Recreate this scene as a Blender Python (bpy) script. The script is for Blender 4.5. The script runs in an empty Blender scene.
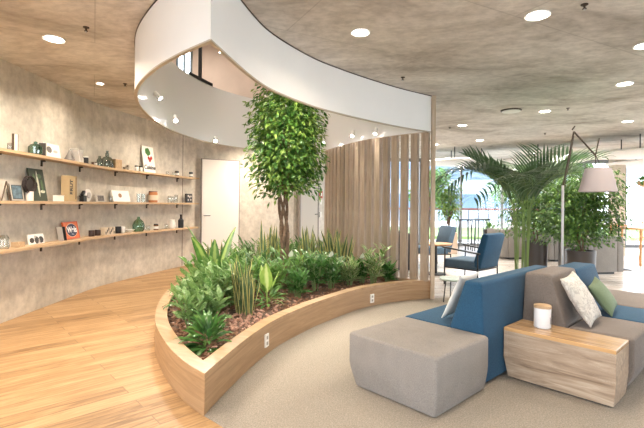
import bpy, bmesh, math, random
from math import sin, cos, pi, radians, hypot, atan2, sqrt
from mathutils import Vector, Matrix
from mathutils.geometry import tessellate_polygon
random.seed(7)
S = bpy.context.scene
COL = S.collection
H = 3.04           # ceiling height

# ------------------------------------------------------------------ materials
MATS = {}
def nodes(name):
    m = bpy.data.materials.new(name); m.use_nodes = True
    nt = m.node_tree; b = nt.nodes['Principled BSDF']
    return m, nt, b
def simple(name, col, rough=.5, metal=0, spec=.5, trans=0, emit=None, es=1, sheen=0, noise=0, nscale=40, bump=0, bscale=80, ior=1.45, alpha=1):
    if name in MATS: return MATS[name]
    m, nt, b = nodes(name)
    b.inputs['Base Color'].default_value = (*col, 1)
    b.inputs['Roughness'].default_value = rough
    b.inputs['Metallic'].default_value = metal
    b.inputs['Specular IOR Level'].default_value = spec
    b.inputs['Transmission Weight'].default_value = trans
    b.inputs['IOR'].default_value = ior
    b.inputs['Alpha'].default_value = alpha
    b.inputs['Sheen Weight'].default_value = sheen
    if emit:
        b.inputs['Emission Color'].default_value = (*emit, 1); b.inputs['Emission Strength'].default_value = es
    tc = nt.nodes.new('ShaderNodeTexCoord')
    if noise:
        n = nt.nodes.new('ShaderNodeTexNoise'); n.inputs['Scale'].default_value = nscale; n.inputs['Detail'].default_value = 5
        nt.links.new(tc.outputs['Object'], n.inputs['Vector'])
        r = nt.nodes.new('ShaderNodeValToRGB')
        r.color_ramp.elements[0].position = .3; r.color_ramp.elements[1].position = .7
        r.color_ramp.elements[0].color = (*[c*(1-noise) for c in col], 1)
        r.color_ramp.elements[1].color = (*[min(1, c*(1+noise)) for c in col], 1)
        nt.links.new(n.outputs['Fac'], r.inputs['Fac']); nt.links.new(r.outputs['Color'], b.inputs['Base Color'])
    if bump:
        n2 = nt.nodes.new('ShaderNodeTexNoise'); n2.inputs['Scale'].default_value = bscale; n2.inputs['Detail'].default_value = 3
        nt.links.new(tc.outputs['Object'], n2.inputs['Vector'])
        bp = nt.nodes.new('ShaderNodeBump'); bp.inputs['Strength'].default_value = bump; bp.inputs['Distance'].default_value = .005
        nt.links.new(n2.outputs['Fac'], bp.inputs['Height']); nt.links.new(bp.outputs['Normal'], b.inputs['Normal'])
    MATS[name] = m
    return m

def N(nt, kind, **kw):
    n = nt.nodes.new(kind)
    for k, v in kw.items():
        if k in n.inputs: n.inputs[k].default_value = v
        else: setattr(n, k, v)
    return n
def ramp(nt, stops):
    r = nt.nodes.new('ShaderNodeValToRGB'); e = r.color_ramp.elements
    e[0].position, e[0].color = stops[0][0], (*stops[0][1], 1)
    e[1].position, e[1].color = stops[-1][0], (*stops[-1][1], 1)
    for p, c in stops[1:-1]:
        x = e.new(p); x.color = (*c, 1)
    return r
def mix(nt, a, b, fac, mode='MIX'):
    m = nt.nodes.new('ShaderNodeMix'); m.data_type = 'RGBA'; m.blend_type = mode
    for sock, v in ((m.inputs[0], fac), (m.inputs[6], a), (m.inputs[7], b)):
        if hasattr(v, 'is_linked'): nt.links.new(v, sock)
        elif isinstance(v, tuple): sock.default_value = (*v, 1)
        else: sock.default_value = v
    return m.outputs[2]

def concrete(name, c0, c1, c2, streak=(1, 1, 1), scale=.8, rough=.75, rot=0, vertical_stain=False, seams=False):
    m, nt, b = nodes(name); L = nt.links
    tc = N(nt, 'ShaderNodeTexCoord')
    mp = N(nt, 'ShaderNodeMapping'); mp.inputs['Scale'].default_value = streak; mp.inputs['Rotation'].default_value = (0, 0, rot)
    L.new(tc.outputs['Object'], mp.inputs['Vector'])
    n1 = N(nt, 'ShaderNodeTexNoise', Scale=scale, Detail=8, Roughness=.62, Distortion=.6)
    L.new(mp.outputs[0], n1.inputs['Vector'])
    r = ramp(nt, [(.3, c0), (.5, c1), (.72, c2)]); L.new(n1.outputs['Fac'], r.inputs['Fac'])
    n2 = N(nt, 'ShaderNodeTexNoise', Scale=scale*9, Detail=6, Roughness=.7)
    L.new(mp.outputs[0], n2.inputs['Vector'])
    r2 = ramp(nt, [(.35, (.82, .82, .82)), (.6, (1.06, 1.06, 1.06))]); L.new(n2.outputs['Fac'], r2.inputs['Fac'])
    c = mix(nt, r.outputs['Color'], r2.outputs['Color'], 1.0, 'MULTIPLY')
    if vertical_stain:
        mp2 = N(nt, 'ShaderNodeMapping'); mp2.inputs['Scale'].default_value = (3.2, 3.2, .55)
        L.new(tc.outputs['Object'], mp2.inputs['Vector'])
        n3 = N(nt, 'ShaderNodeTexNoise', Scale=1.2, Detail=5, Roughness=.6); L.new(mp2.outputs[0], n3.inputs['Vector'])
        r3 = ramp(nt, [(.38, (.87, .865, .86)), (.55, (1, 1, 1)), (.75, (1.06, 1.06, 1.06))]); L.new(n3.outputs['Fac'], r3.inputs['Fac'])
        c = mix(nt, c, r3.outputs['Color'], .9, 'MULTIPLY')
    if seams:
        mp4 = N(nt, 'ShaderNodeMapping'); mp4.inputs['Rotation'].default_value = (0, 0, radians(-28)); L.new(tc.outputs['Object'], mp4.inputs['Vector'])
        br = N(nt, 'ShaderNodeTexBrick', Scale=1.0); br.inputs['Mortar Size'].default_value = .006; br.inputs['Brick Width'].default_value = 3.2; br.inputs['Row Height'].default_value = 1.25
        L.new(mp4.outputs[0], br.inputs['Vector']); mm = N(nt, 'ShaderNodeMath'); mm.operation = 'MULTIPLY'; mm.inputs[1].default_value = .28
        L.new(br.outputs['Fac'], mm.inputs[0]); c = mix(nt, c, (.16, .14, .12), mm.outputs[0])
    L.new(c, b.inputs['Base Color'])
    b.inputs['Roughness'].default_value = rough
    bp = N(nt, 'ShaderNodeBump', Strength=.25, Distance=.01); L.new(n2.outputs['Fac'], bp.inputs['Height']); L.new(bp.outputs[0], b.inputs['Normal'])
    MATS[name] = m; return m

def planks(name, pal, rot, width=1.9, row=.17, rough=.35, gap=(.2, .12, .06), grain=1.0, spec=.5, gs=(1.3, 14, 14), rnd=False):
    m, nt, b = nodes(name); L = nt.links
    tc = N(nt, 'ShaderNodeTexCoord')
    mp = N(nt, 'ShaderNodeMapping'); mp.inputs['Rotation'].default_value = rot
    L.new(tc.outputs['Object'], mp.inputs['Vector'])
    br = N(nt, 'ShaderNodeTexBrick', Scale=1.0); br.offset = .37; br.squash = 1
    br.inputs['Color1'].default_value = (0, 0, 0, 1); br.inputs['Color2'].default_value = (1, 1, 1, 1); br.inputs['Mortar'].default_value = (.5, .5, .5, 1)
    br.inputs['Mortar Size'].default_value = .004 if row < 5 else 0; br.inputs['Brick Width'].default_value = width; br.inputs['Row Height'].default_value = row
    L.new(mp.outputs[0], br.inputs['Vector'])
    mp2 = N(nt, 'ShaderNodeMapping'); mp2.inputs['Scale'].default_value = gs
    add = N(nt, 'ShaderNodeVectorMath'); add.operation = 'ADD'
    sc = N(nt, 'ShaderNodeVectorMath'); sc.operation = 'SCALE'; sc.inputs[3].default_value = 7
    L.new(br.outputs['Color'], sc.inputs[0]); L.new(mp.outputs[0], add.inputs[0]); L.new(sc.outputs[0], add.inputs[1])
    L.new(add.outputs[0], mp2.inputs['Vector'])
    n = N(nt, 'ShaderNodeTexNoise', Scale=1.6, Detail=8, Roughness=.65, Distortion=1.1); L.new(mp2.outputs[0], n.inputs['Vector'])
    r = ramp(nt, [(.25, pal[0]), (.48, pal[1]), (.7, pal[2])])
    ad = N(nt, 'ShaderNodeMath'); ad.operation = 'MULTIPLY_ADD'; ad.inputs[1].default_value = .22; 
    sep = N(nt, 'ShaderNodeSeparateColor'); L.new(br.outputs['Color'], sep.inputs[0])
    L.new(sep.outputs[0], ad.inputs[0]); 
    sb = N(nt, 'ShaderNodeMath'); sb.operation = 'SUBTRACT'; sb.inputs[1].default_value = .11
    L.new(n.outputs['Fac'], sb.inputs[0]); L.new(sb.outputs[0], ad.inputs[2]); L.new(ad.outputs[0], r.inputs['Fac'])
    c = mix(nt, r.outputs['Color'], gap, br.outputs['Fac'])
    # knots
    v = N(nt, 'ShaderNodeTexNoise', Scale=2.3, Detail=2); mp3 = N(nt, 'ShaderNodeMapping'); mp3.inputs['Scale'].default_value = (.8, 3, 3)
    L.new(add.outputs[0], mp3.inputs['Vector']); L.new(mp3.outputs[0], v.inputs['Vector'])
    r4 = ramp(nt, [(.68, (1, 1, 1)), (.78, (.62, .5, .4))]); L.new(v.outputs['Fac'], r4.inputs['Fac'])
    c = mix(nt, c, r4.outputs['Color'], .8*grain, 'MULTIPLY')
    if rnd:
        oi = N(nt, 'ShaderNodeObjectInfo'); rr_ = ramp(nt, [(0, (.80, .785, .77)), (.5, (.95, .94, .93)), (1, (1.10, 1.09, 1.08))]); L.new(oi.outputs['Random'], rr_.inputs['Fac'])
        c = mix(nt, c, rr_.outputs['Color'], 1., 'MULTIPLY')
    L.new(c, b.inputs['Base Color'])
    b.inputs['Roughness'].default_value = rough; b.inputs['Specular IOR Level'].default_value = spec
    MATS[name] = m; return m

def carpet_mat():
    m, nt, b = nodes('carpet'); L = nt.links
    tc = N(nt, 'ShaderNodeTexCoord')
    n = N(nt, 'ShaderNodeTexNoise', Scale=110, Detail=4, Roughness=.8); L.new(tc.outputs['Object'], n.inputs['Vector'])
    r = ramp(nt, [(.30, (.19, .165, .135)), (.5, (.31, .275, .23)), (.70, (.46, .41, .355))]); L.new(n.outputs['Fac'], r.inputs['Fac'])
    L.new(r.outputs['Color'], b.inputs['Base Color']); b.inputs['Roughness'].default_value = .95; b.inputs['Specular IOR Level'].default_value = .1
    bp = N(nt, 'ShaderNodeBump', Strength=.7, Distance=.01); L.new(n.outputs['Fac'], bp.inputs['Height']); L.new(bp.outputs[0], b.inputs['Normal'])
    MATS['carpet'] = m; return m

def fabric(name, c, c2=None):
    c2 = c2 or tuple(x*.72 for x in c)
    m, nt, b = nodes(name); L = nt.links
    tc = N(nt, 'ShaderNodeTexCoord')
    n = N(nt, 'ShaderNodeTexNoise', Scale=150, Detail=3, Roughness=.8); L.new(tc.outputs['Object'], n.inputs['Vector'])
    n2 = N(nt, 'ShaderNodeTexNoise', Scale=6, Detail=3); L.new(tc.outputs['Object'], n2.inputs['Vector'])
    r = ramp(nt, [(.35, c2), (.65, c)]); L.new(n.outputs['Fac'], r.inputs['Fac'])
    r2 = ramp(nt, [(.3, (.93, .93, .93)), (.7, (1.05, 1.05, 1.05))]); L.new(n2.outputs['Fac'], r2.inputs['Fac'])
    L.new(mix(nt, r.outputs['Color'], r2.outputs['Color'], 1., 'MULTIPLY'), b.inputs['Base Color'])
    b.inputs['Roughness'].default_value = .9; b.inputs['Sheen Weight'].default_value = .08; b.inputs['Specular IOR Level'].default_value = .2
    bp = N(nt, 'ShaderNodeBump', Strength=.35, Distance=.003); L.new(n.outputs['Fac'], bp.inputs['Height']); L.new(bp.outputs[0], b.inputs['Normal'])
    MATS[name] = m; return m

def leafmat(name, c1, c2, mid=None, edge=None, speck=None, rough=.38):
    """UV x runs across the leaf, y along it."""
    m, nt, b = nodes(name); L = nt.links
    tc = N(nt, 'ShaderNodeTexCoord'); uv = N(nt, 'ShaderNodeUVMap')
    n = N(nt, 'ShaderNodeTexNoise', Scale=9, Detail=2); L.new(tc.outputs['Object'], n.inputs['Vector'])
    r = ramp(nt, [(.35, c1), (.65, c2)]); L.new(n.outputs['Fac'], r.inputs['Fac'])
    c = r.outputs['Color']
    sep = N(nt, 'ShaderNodeSeparateXYZ'); L.new(uv.outputs[0], sep.inputs[0])
    if speck:
        mp = N(nt, 'ShaderNodeMapping'); mp.inputs['Scale'].default_value = (60, 60, 60); L.new(tc.outputs['Object'], mp.inputs['Vector'])
        n3 = N(nt, 'ShaderNodeTexNoise', Scale=1, Detail=2); L.new(mp.outputs[0], n3.inputs['Vector'])
        r3 = ramp(nt, [(.5, (0, 0, 0)), (.6, (1, 1, 1))]); L.new(n3.outputs['Fac'], r3.inputs['Fac'])
        c = mix(nt, c, speck, r3.outputs['Color'])
    if edge or mid:
        a = N(nt, 'ShaderNodeMath'); a.operation = 'SUBTRACT'; a.inputs[1].default_value = .5; L.new(sep.outputs[0], a.inputs[0])
        ab = N(nt, 'ShaderNodeMath'); ab.operation = 'ABSOLUTE'; L.new(a.outputs[0], ab.inputs[0])
        if edge:
            re = ramp(nt, [(.33, (0, 0, 0)), (.37, (1, 1, 1))]); L.new(ab.outputs[0], re.inputs['Fac']); c = mix(nt, c, edge, re.outputs['Color'])
        if mid:
            rm = ramp(nt, [(.10, (1, 1, 1)), (.22, (0, 0, 0))]); L.new(ab.outputs[0], rm.inputs['Fac']); c = mix(nt, c, mid, rm.outputs['Color'])
    L.new(c, b.inputs['Base Color']); b.inputs['Roughness'].default_value = rough
    tr = N(nt, 'ShaderNodeBsdfTranslucent'); L.new(c, tr.inputs['Color'])
    ms = N(nt, 'ShaderNodeMixShader'); ms.inputs[0].default_value = .3
    out = nt.nodes['Material Output']; L.new(b.outputs[0], ms.inputs[1]); L.new(tr.outputs[0], ms.inputs[2]); L.new(ms.outputs[0], out.inputs['Surface'])
    MATS[name] = m; return m

def glassmat(name, tint=(1, 1, 1), gl=.12, rough=.02):
    m = bpy.data.materials.new(name); m.use_nodes = True; nt = m.node_tree; nt.nodes.clear(); L = nt.links
    o = N(nt, 'ShaderNodeOutputMaterial'); t = N(nt, 'ShaderNodeBsdfTransparent'); t.inputs[0].default_value = (*tint, 1)
    g = N(nt, 'ShaderNodeBsdfGlossy'); g.inputs['Roughness'].default_value = rough
    lw = N(nt, 'ShaderNodeLayerWeight', Blend=.25); ms = N(nt, 'ShaderNodeMixShader')
    mu = N(nt, 'ShaderNodeMath'); mu.operation = 'MULTIPLY_ADD'; mu.inputs[1].default_value = .5; mu.inputs[2].default_value = gl*.3
    L.new(lw.outputs['Fresnel'], mu.inputs[0]); L.new(mu.outputs[0], ms.inputs[0])
    L.new(t.outputs[0], ms.inputs[1]); L.new(g.outputs[0], ms.inputs[2]); L.new(ms.outputs[0], o.inputs['Surface'])
    MATS[name] = m; return m

m_wall = concrete('wall_concrete', (.50, .455, .385), (.60, .555, .48), (.70, .655, .58), scale=.9, vertical_stain=True)
m_ceil = concrete('ceiling_concrete', (.34, .295, .25), (.62, .575, .525), (.80, .76, .71), streak=(.8, 1.2, 1), scale=1.1, rot=radians(20), seams=True)
m_floor = planks('oak_floor', [(.15, .08, .032), (.35, .21, .095), (.48, .315, .165)], (0, 0, radians(-42)), width=1.7, row=.15, rough=.45, gap=(.21, .125, .06))
m_hall = planks('pale_floor', [(.46, .41, .37), (.60, .55, .50), (.70, .66, .61)], (0, 0, radians(-10)), width=1.2, row=.2, rough=.22)
m_carpet = carpet_mat()
m_planter = planks('planter_wood', [(.25, .15, .075), (.36, .225, .12), (.45, .30, .17)], (0, 0, 0), width=60, row=60, rough=.42, gap=(.5, .3, .15), grain=.25, gs=(.9, .9, 16))
m_rim = planks('planter_rim_wood', [(.27, .165, .08), (.37, .24, .13), (.46, .31, .185)], (0, 0, radians(30)), width=60, row=60, rough=.4, grain=.3, gs=(1.2, 6, 6))
m_slat = planks('slat_wood', [(.32, .235, .17), (.44, .34, .255), (.54, .43, .335)], (0, radians(90), 0), width=60, row=60, rough=.55, grain=.4, rnd=True)
m_post = planks('post_wood', [(.42, .33, .23), (.54, .43, .32), (.63, .52, .40)], (0, radians(90), 0), width=60, row=60, rough=.5, grain=.3)
m_shelf = planks('shelf_wood', [(.36, .24, .13), (.50, .345, .20), (.60, .44, .28)], (0, 0, radians(90)), width=60, row=60, rough=.5, grain=.4)
m_table = planks('oak_block', [(.20, .135, .09), (.40, .30, .215), (.58, .48, .37)], (0, 0, radians(90)), width=60, row=60, rough=.33, grain=1)
m_tabletop = planks('oak_top', [(.27, .16, .075), (.41, .265, .14), (.52, .36, .22)], (0, 0, radians(90)), width=3, row=.12, rough=.22, gap=(.55, .33, .15), grain=1)
m_orange = planks('orange_wood', [(.42, .19, .07), (.60, .31, .13), (.70, .40, .19)], (0, 0, 0), width=60, row=60, rough=.4, grain=.3)
m_taupe = fabric('taupe_fabric', (.205, .172, .148), (.125, .104, .09))
m_otto = fabric('stone_fabric', (.285, .258, .235), (.185, .168, .153))
m_blue = fabric('blue_fabric', (.026, .088, .160), (.015, .052, .10))
m_bluegrey = fabric('blue_grey_fabric', (.10, .16, .22), (.06, .10, .15))
m_dark = fabric('charcoal_fabric', (.05, .05, .055))
m_grey = fabric('grey_fabric', (.24, .225, .21))
m_green = fabric('green_fabric', (.17, .23, .14))
m_white = simple('white_paint', (.86, .85, .83), .6, noise=.02, nscale=2)
m_drum = simple('drum_gloss', (.84, .84, .85), .14, spec=.8)
m_cream = simple('cream_wall', (.66, .56, .49), .7, noise=.10, nscale=1.2)
m_black = simple('black_metal', (.018, .018, .02), .4)
m_dkbrown = simple('dark_bracket', (.05, .035, .025), .6)
m_steel = simple('aluminium', (.62, .62, .62), .3, metal=.9)
m_chrome = simple('steel_light', (.42, .42, .43), .5, metal=.1)
m_door = simple('door_white', (.82, .80, .77), .32)
m_glass = glassmat('window_glass')
m_jar = glassmat('jar_glass', (.90, .93, .92), .5)
m_gjar = glassmat('green_glass', (.36, .60, .45), .6)
m_ggrey = glassmat('grey_green_glass', (.50, .58, .54), .6)
m_lamp = simple('lamp_disc', (1, 1, 1), .5, emit=(1, .93, .82), es=14)
m_spot = simple('spot_lens', (1, 1, 1), .5, emit=(1, .95, .88), es=120)
m_soil = simple('soil', (.10, .06, .04), .95, noise=.4, nscale=30, bump=1, bscale=60)
m_chip = simple('bark', (.22, .115, .07), .9, noise=.4, nscale=14)
m_peb = simple('clay_pebble', (.42, .25, .19), .85, noise=.3, nscale=14)
m_bark = simple('tree_bark', (.15, .095, .06), .85, noise=.35, nscale=25, bump=1, bscale=50)
m_pot = simple('dark_pot', (.045, .038, .036), .3)
m_paper = simple('white_card', (.85, .83, .78), .6)
m_redp = simple('red_plastic', (.5, .03, .02), .4)

# ------------------------------------------------------------------ mesh helpers
class MB:
    def __init__(s): s.v = []; s.f = []; s.uv = {}; s.mi = []
    def add(s, vs, fs, uvs=None, mi=0):
        o = len(s.v); s.v += [tuple(v) for v in vs]
        for k, f in enumerate(fs):
            if uvs: s.uv[len(s.f)] = uvs[k]
            s.f.append([i+o for i in f]); s.mi.append(mi)
    def box(s, x0, x1, y0, y1, z0, z1, mi=0):
        s.add([(x0,y0,z0),(x1,y0,z0),(x1,y1,z0),(x0,y1,z0),(x0,y0,z1),(x1,y0,z1),(x1,y1,z1),(x0,y1,z1)],
              [(0,3,2,1),(4,5,6,7),(0,1,5,4),(1,2,6,5),(2,3,7,6),(3,0,4,7)], mi=mi)
    def obox(s, c, dx, dy, dz, sx, sy, sz, mi=0):
        """box with axes dx,dy,dz (unit vectors), full sizes"""
        c = Vector(c); dx, dy, dz = Vector(dx)*sx/2, Vector(dy)*sy/2, Vector(dz)*sz/2
        vs = [c+a*dx+b*dy+e*dz for e in (-1,1) for a, b in ((-1,-1),(1,-1),(1,1),(-1,1))]
        s.add(vs, [(0,3,2,1),(4,5,6,7),(0,1,5,4),(1,2,6,5),(2,3,7,6),(3,0,4,7)], mi=mi)
    def bar(s, p, q, w, t=None, up=(0,0,1)):
        p, q = Vector(p), Vector(q); d = (q-p); L = d.length; d.normalize()
        u = Vector(up)
        if abs(d.dot(u)) > .95: u = Vector((1,0,0))
        a = d.cross(u).normalized(); b = a.cross(d)
        s.obox((p+q)/2, d, a, b, L, w, t or w)
    def tube(s, pts, r, n=8, cap=True):
        pts = [Vector(p) for p in pts]; R = r if isinstance(r, (list, tuple)) else [r]*len(pts)
        vs = []; fs = []; a = None
        for i, p in enumerate(pts):
            d = (pts[min(i+1, len(pts)-1)]-pts[max(i-1, 0)]).normalized()
            if a is None:
                a = d.cross(Vector((0,0,1)) if abs(d.z) < .9 else Vector((1,0,0))).normalized()
            else:
                a = (a-d*a.dot(d)).normalized()
            b = d.cross(a)
            for k in range(n):
                t = 2*pi*k/n; vs.append(p+(a*cos(t)+b*sin(t))*R[i])
        for i in range(len(pts)-1):
            for k in range(n):
                fs.append((i*n+k, i*n+(k+1) % n, (i+1)*n+(k+1) % n, (i+1)*n+k))
        if cap:
            fs.append(tuple(range(n))[::-1]); fs.append(tuple((len(pts)-1)*n+k for k in range(n)))
        s.add(vs, fs)
    def lathe(s, prof, c=(0,0,0), n=24, close=True, sx=1, sy=1):
        vs = []; fs = []
        for r, z in prof:
            for k in range(n):
                t = 2*pi*k/n; vs.append((c[0]+r*cos(t)*sx, c[1]+r*sin(t)*sy, c[2]+z))
        m = len(prof)
        for i in range(m-1):
            for k in range(n):
                fs.append((i*n+k, i*n+(k+1) % n, (i+1)*n+(k+1) % n, (i+1)*n+k))
        if close:
            fs.append(tuple(range(n))[::-1]); fs.append(tuple((m-1)*n+k for k in range(n)))
        s.add(vs, fs)
    def loft(s, levels, rc=.02, k=3):
        """levels: (z,x0,x1,y0,y1) rounded rectangles stacked"""
        vs = []; fs = []; n = 0
        for z, x0, x1, y0, y1 in levels:
            r = min(rc, (x1-x0)/2.01, (y1-y0)/2.01); row = []
            for cx, cy, a0 in ((x1-r, y0+r, -90), (x1-r, y1-r, 0), (x0+r, y1-r, 90), (x0+r, y0+r, 180)):
                for j in range(k+1):
                    t = radians(a0+90*j/k); row.append((cx+r*cos(t), cy+r*sin(t), z))
            n = len(row); vs += row
        m = len(levels)
        for i in range(m-1):
            for j in range(n):
                fs.append((i*n+j, i*n+(j+1) % n, (i+1)*n+(j+1) % n, (i+1)*n+j))
        fs.append(tuple(range(n))[::-1]); fs.append(tuple((m-1)*n+j for j in range(n)))
        s.add(vs, fs)
    def block(s, x0, x1, y0, y1, z0, z1, r=.02, insets=(), rc=None):
        """soft upholstery block; insets = [(z, dx0, dx1, dy0, dy1)]"""
        L = [(z, x0+a, x1-b, y0+c, y1-d) for z, a, b, c, d in insets] or [(z0, x0, x1, y0, y1)]
        a, b, c, d = L[-1][1:]
        for t in (0, 30, 60, 90):
            q = r*(1-cos(radians(t))); L.append((z1-r+r*sin(radians(t)), a+q, b-q, c+q, d-q))
        s.loft(L, rc or r)
    def prism(s, poly, z0, z1, mi=0):
        n = len(poly)
        vs = [(x, y, z0) for x, y in poly]+[(x, y, z1) for x, y in poly]
        fs = [(i, (i+1) % n, n+(i+1) % n, n+i) for i in range(n)]
        tri = tessellate_polygon([[Vector((x, y, 0)) for x, y in poly]])
        fs += [tuple(t) for t in tri]+[tuple(n+i for i in t) for t in tri]
        s.add(vs, fs, mi=mi)
    def strip(s, A, B, z0, z1, mi=0, closed=False, mo=None):
        """solid wall between two parallel polylines A (inner) and B (outer); mi for the A side, mo for the rest"""
        n = len(A); mo = mi if mo is None else mo
        vs = [(x, y, z0) for x, y in A]+[(x, y, z1) for x, y in A]+[(x, y, z0) for x, y in B]+[(x, y, z1) for x, y in B]
        fa = []; fb = []
        for i in range(n if closed else n-1):
            j = (i+1) % n
            fa.append((i, j, n+j, n+i)); fb.append((2*n+j, 2*n+i, 3*n+i, 3*n+j))
            fb.append((i, 2*n+i, 2*n+j, j)); fb.append((n+i, n+j, 3*n+j, 3*n+i))
        if not closed:
            fb.append((0, n, 3*n, 2*n)); fb.append((n-1, 2*n-1+0, 4*n-1, 3*n-1))
        o = len(s.v); s.v += vs
        for f in fa: s.f.append([i+o for i in f]); s.mi.append(mi)
        for f in fb: s.f.append([i+o for i in f]); s.mi.append(mo)
    def build(s, name, mat, parent=None, smooth=False, loc=None, rotz=0):
        me = bpy.data.meshes.new(name); me.from_pydata(s.v, [], s.f)
        mats = mat if isinstance(mat, (list, tuple)) else [mat]
        for m in mats: me.materials.append(m)
        if len(mats) > 1:
            for p, k in zip(me.polygons, s.mi): p.material_index = k
        if s.uv:
            ul = me.uv_layers.new(name='UVMap')
            for p in me.polygons:
                u = s.uv.get(p.index)
                if u:
                    for li, c in zip(p.loop_indices, u): ul.data[li].uv = c
        if not s.uv:
            bm = bmesh.new(); bm.from_mesh(me); bmesh.ops.recalc_face_normals(bm, faces=bm.faces); bm.to_mesh(me); bm.free()
        if smooth:
            for p in me.polygons: p.use_smooth = True
            try: me.set_sharp_from_angle(angle=radians(smooth if smooth is not True else 40))
            except Exception: pass
        o = bpy.data.objects.new(name, me); COL.objects.link(o)
        if parent: o.parent = parent
        if loc: o.location = loc
        if rotz: o.rotation_euler.z = rotz
        return o
def tag(o, label=None, cat=None, group=None, kind=None):
    if label: o['label'] = label
    if cat: o['category'] = cat
    if group: o['group'] = group
    if kind: o['kind'] = kind
    return o
def thing(name, label, cat, loc=(0,0,0), rz=0, group=None):
    o = bpy.data.objects.new(name, None); COL.objects.link(o); o.empty_display_size = .1
    o.location = loc; o.rotation_euler.z = rz
    return tag(o, label, cat, group)
def struct(o, label, cat=None):
    return tag(o, label, cat or o.name.split('_')[0], kind='structure')
def copytree(o, parent=None):
    c = o.copy(); COL.objects.link(c)
    if parent: c.parent = parent
    for ch in list(o.children): copytree(ch, c)
    return c

def cr(P, n=10):
    out = []
    for i in range(len(P)-1):
        p0, p1, p2, p3 = P[max(i-1, 0)], P[i], P[i+1], P[min(i+2, len(P)-1)]
        for k in range(n):
            t = k/n
            out.append(tuple(.5*((2*p1[j])+(-p0[j]+p2[j])*t+(2*p0[j]-5*p1[j]+4*p2[j]-p3[j])*t*t+(-p0[j]+3*p1[j]-3*p2[j]+p3[j])*t**3) for j in range(len(p1))))
    out.append(tuple(P[-1])); return out
def offset(P, d):
    """d > 0 moves to the right of the travel direction"""
    o = []
    for i, p in enumerate(P):
        a = P[max(i-1, 0)]; b = P[min(i+1, len(P)-1)]; tx, ty = b[0]-a[0], b[1]-a[1]; l = hypot(tx, ty)
        o.append((p[0]+ty/l*d, p[1]-tx/l*d))
    return o
def isect(a, b, c, d):
    den = (b[0]-a[0])*(d[1]-c[1])-(b[1]-a[1])*(d[0]-c[0])
    if abs(den) < 1e-9: return None
    t = ((c[0]-a[0])*(d[1]-c[1])-(c[1]-a[1])*(d[0]-c[0]))/den
    u = ((c[0]-a[0])*(b[1]-a[1])-(c[1]-a[1])*(b[0]-a[0]))/den
    return t, u
def resample(P, n):
    L = [0]
    for i in range(len(P)-1): L.append(L[-1]+hypot(P[i+1][0]-P[i][0], P[i+1][1]-P[i][1]))
    out = []; j = 0
    for k in range(n):
        s = L[-1]*k/(n-1)
        while j < len(L)-2 and L[j+1] < s: j += 1
        t = (s-L[j])/max(1e-9, L[j+1]-L[j]); out.append((P[j][0]+(P[j+1][0]-P[j][0])*t, P[j][1]+(P[j+1][1]-P[j][1])*t))
    return out
def inner_loop(A, B, d):
    """A: chain from cusp C to cusp E; B: chain from E back to C. Offset both inward (clockwise loop: right side) and trim."""
    a, b = offset(A, d), offset(B, d)
    best = None
    def cross(a, b, rng_a, rng_b):
        for i in rng_a:
            for j in rng_b:
                r = isect(a[i], a[i+1], b[j], b[j+1])
                if r and 0 <= r[0] <= 1 and 0 <= r[1] <= 1:
                    return i, j, (a[i][0]+(a[i+1][0]-a[i][0])*r[0], a[i][1]+(a[i+1][1]-a[i][1])*r[0])
    na, nb = len(a)-1, len(b)-1
    c1 = cross(a, b, range(0, na//2), range(nb-1, nb//2, -1))
    c2 = cross(a, b, range(na-1, na//2, -1), range(0, nb//2))
    i0 = c1[0]+1 if c1 else 0; j1 = c1[1] if c1 else nb
    i1 = c2[0] if c2 else na; j0 = c2[1]+1 if c2 else 0
    aa = ([c1[2]] if c1 else [])+a[i0:i1+1]+([c2[2]] if c2 else [])
    bb = ([c2[2]] if c2 else [])+b[j0:j1+1]+([c1[2]] if c1 else [])
    return aa, bb

# ------------------------------------------------------------------ outlines (plan)
PL_A = cr([(-.762,2.825),(-.97,3.05),(-1.25,3.46),(-1.59,4.12),(-1.86,4.95),(-2.0,5.7),(-2.03,6.4),(-1.92,7.3),(-1.55,8.1),(-1.0,8.7),(-.4,8.98),(.0,8.88),(.2,8.45),(.70,7.40),(1.20,6.80),(1.64,6.44)])
PL_B = cr([(1.64,6.44),(1.10,6.22),(.58,5.83),(.035,5.08),(-.24,4.60),(-.43,4.2),(-.585,3.7),(-.71,3.12),(-.762,2.825)])
RG_A = cr([(-.757,2.885),(-1.1,3.2),(-1.451,3.60),(-1.82,4.17),(-2.08,4.85),(-2.26,5.8),(-2.28,6.6),(-2.15,7.4),(-1.86,8.1),(-1.3,8.78),(-.6,9.18),(-.05,9.12),(.17,8.55),(.68,7.40),(1.18,6.80),(1.62,6.42)])
RG_B = cr([(1.62,6.42),(1.086,6.02),(.60,5.58),(.208,5.18),(-.125,4.78),(-.47,4.17),(-.62,3.68),(-.757,2.885)])
SL = cr([(.09,8.98),(.148,8.50),(.60,7.42),(1.08,6.80),(1.54,6.43)])   # slats, just inside
WALL = cr([(-3.62,-3.2),(-3.66,1.0),(-3.68,4.0),(-3.7,5.9),(-3.72,7.1),(-3.52,8.1),(-3.2,9.3),(-2.95,9.95),(-2.8,10.15)], 12)
WALL2 = cr([(-2.8,10.15),(-2.04,10.55),(-1.2,11.3),(-.5,12.2),(.1,13.4),(.5,15.0)], 10)

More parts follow.
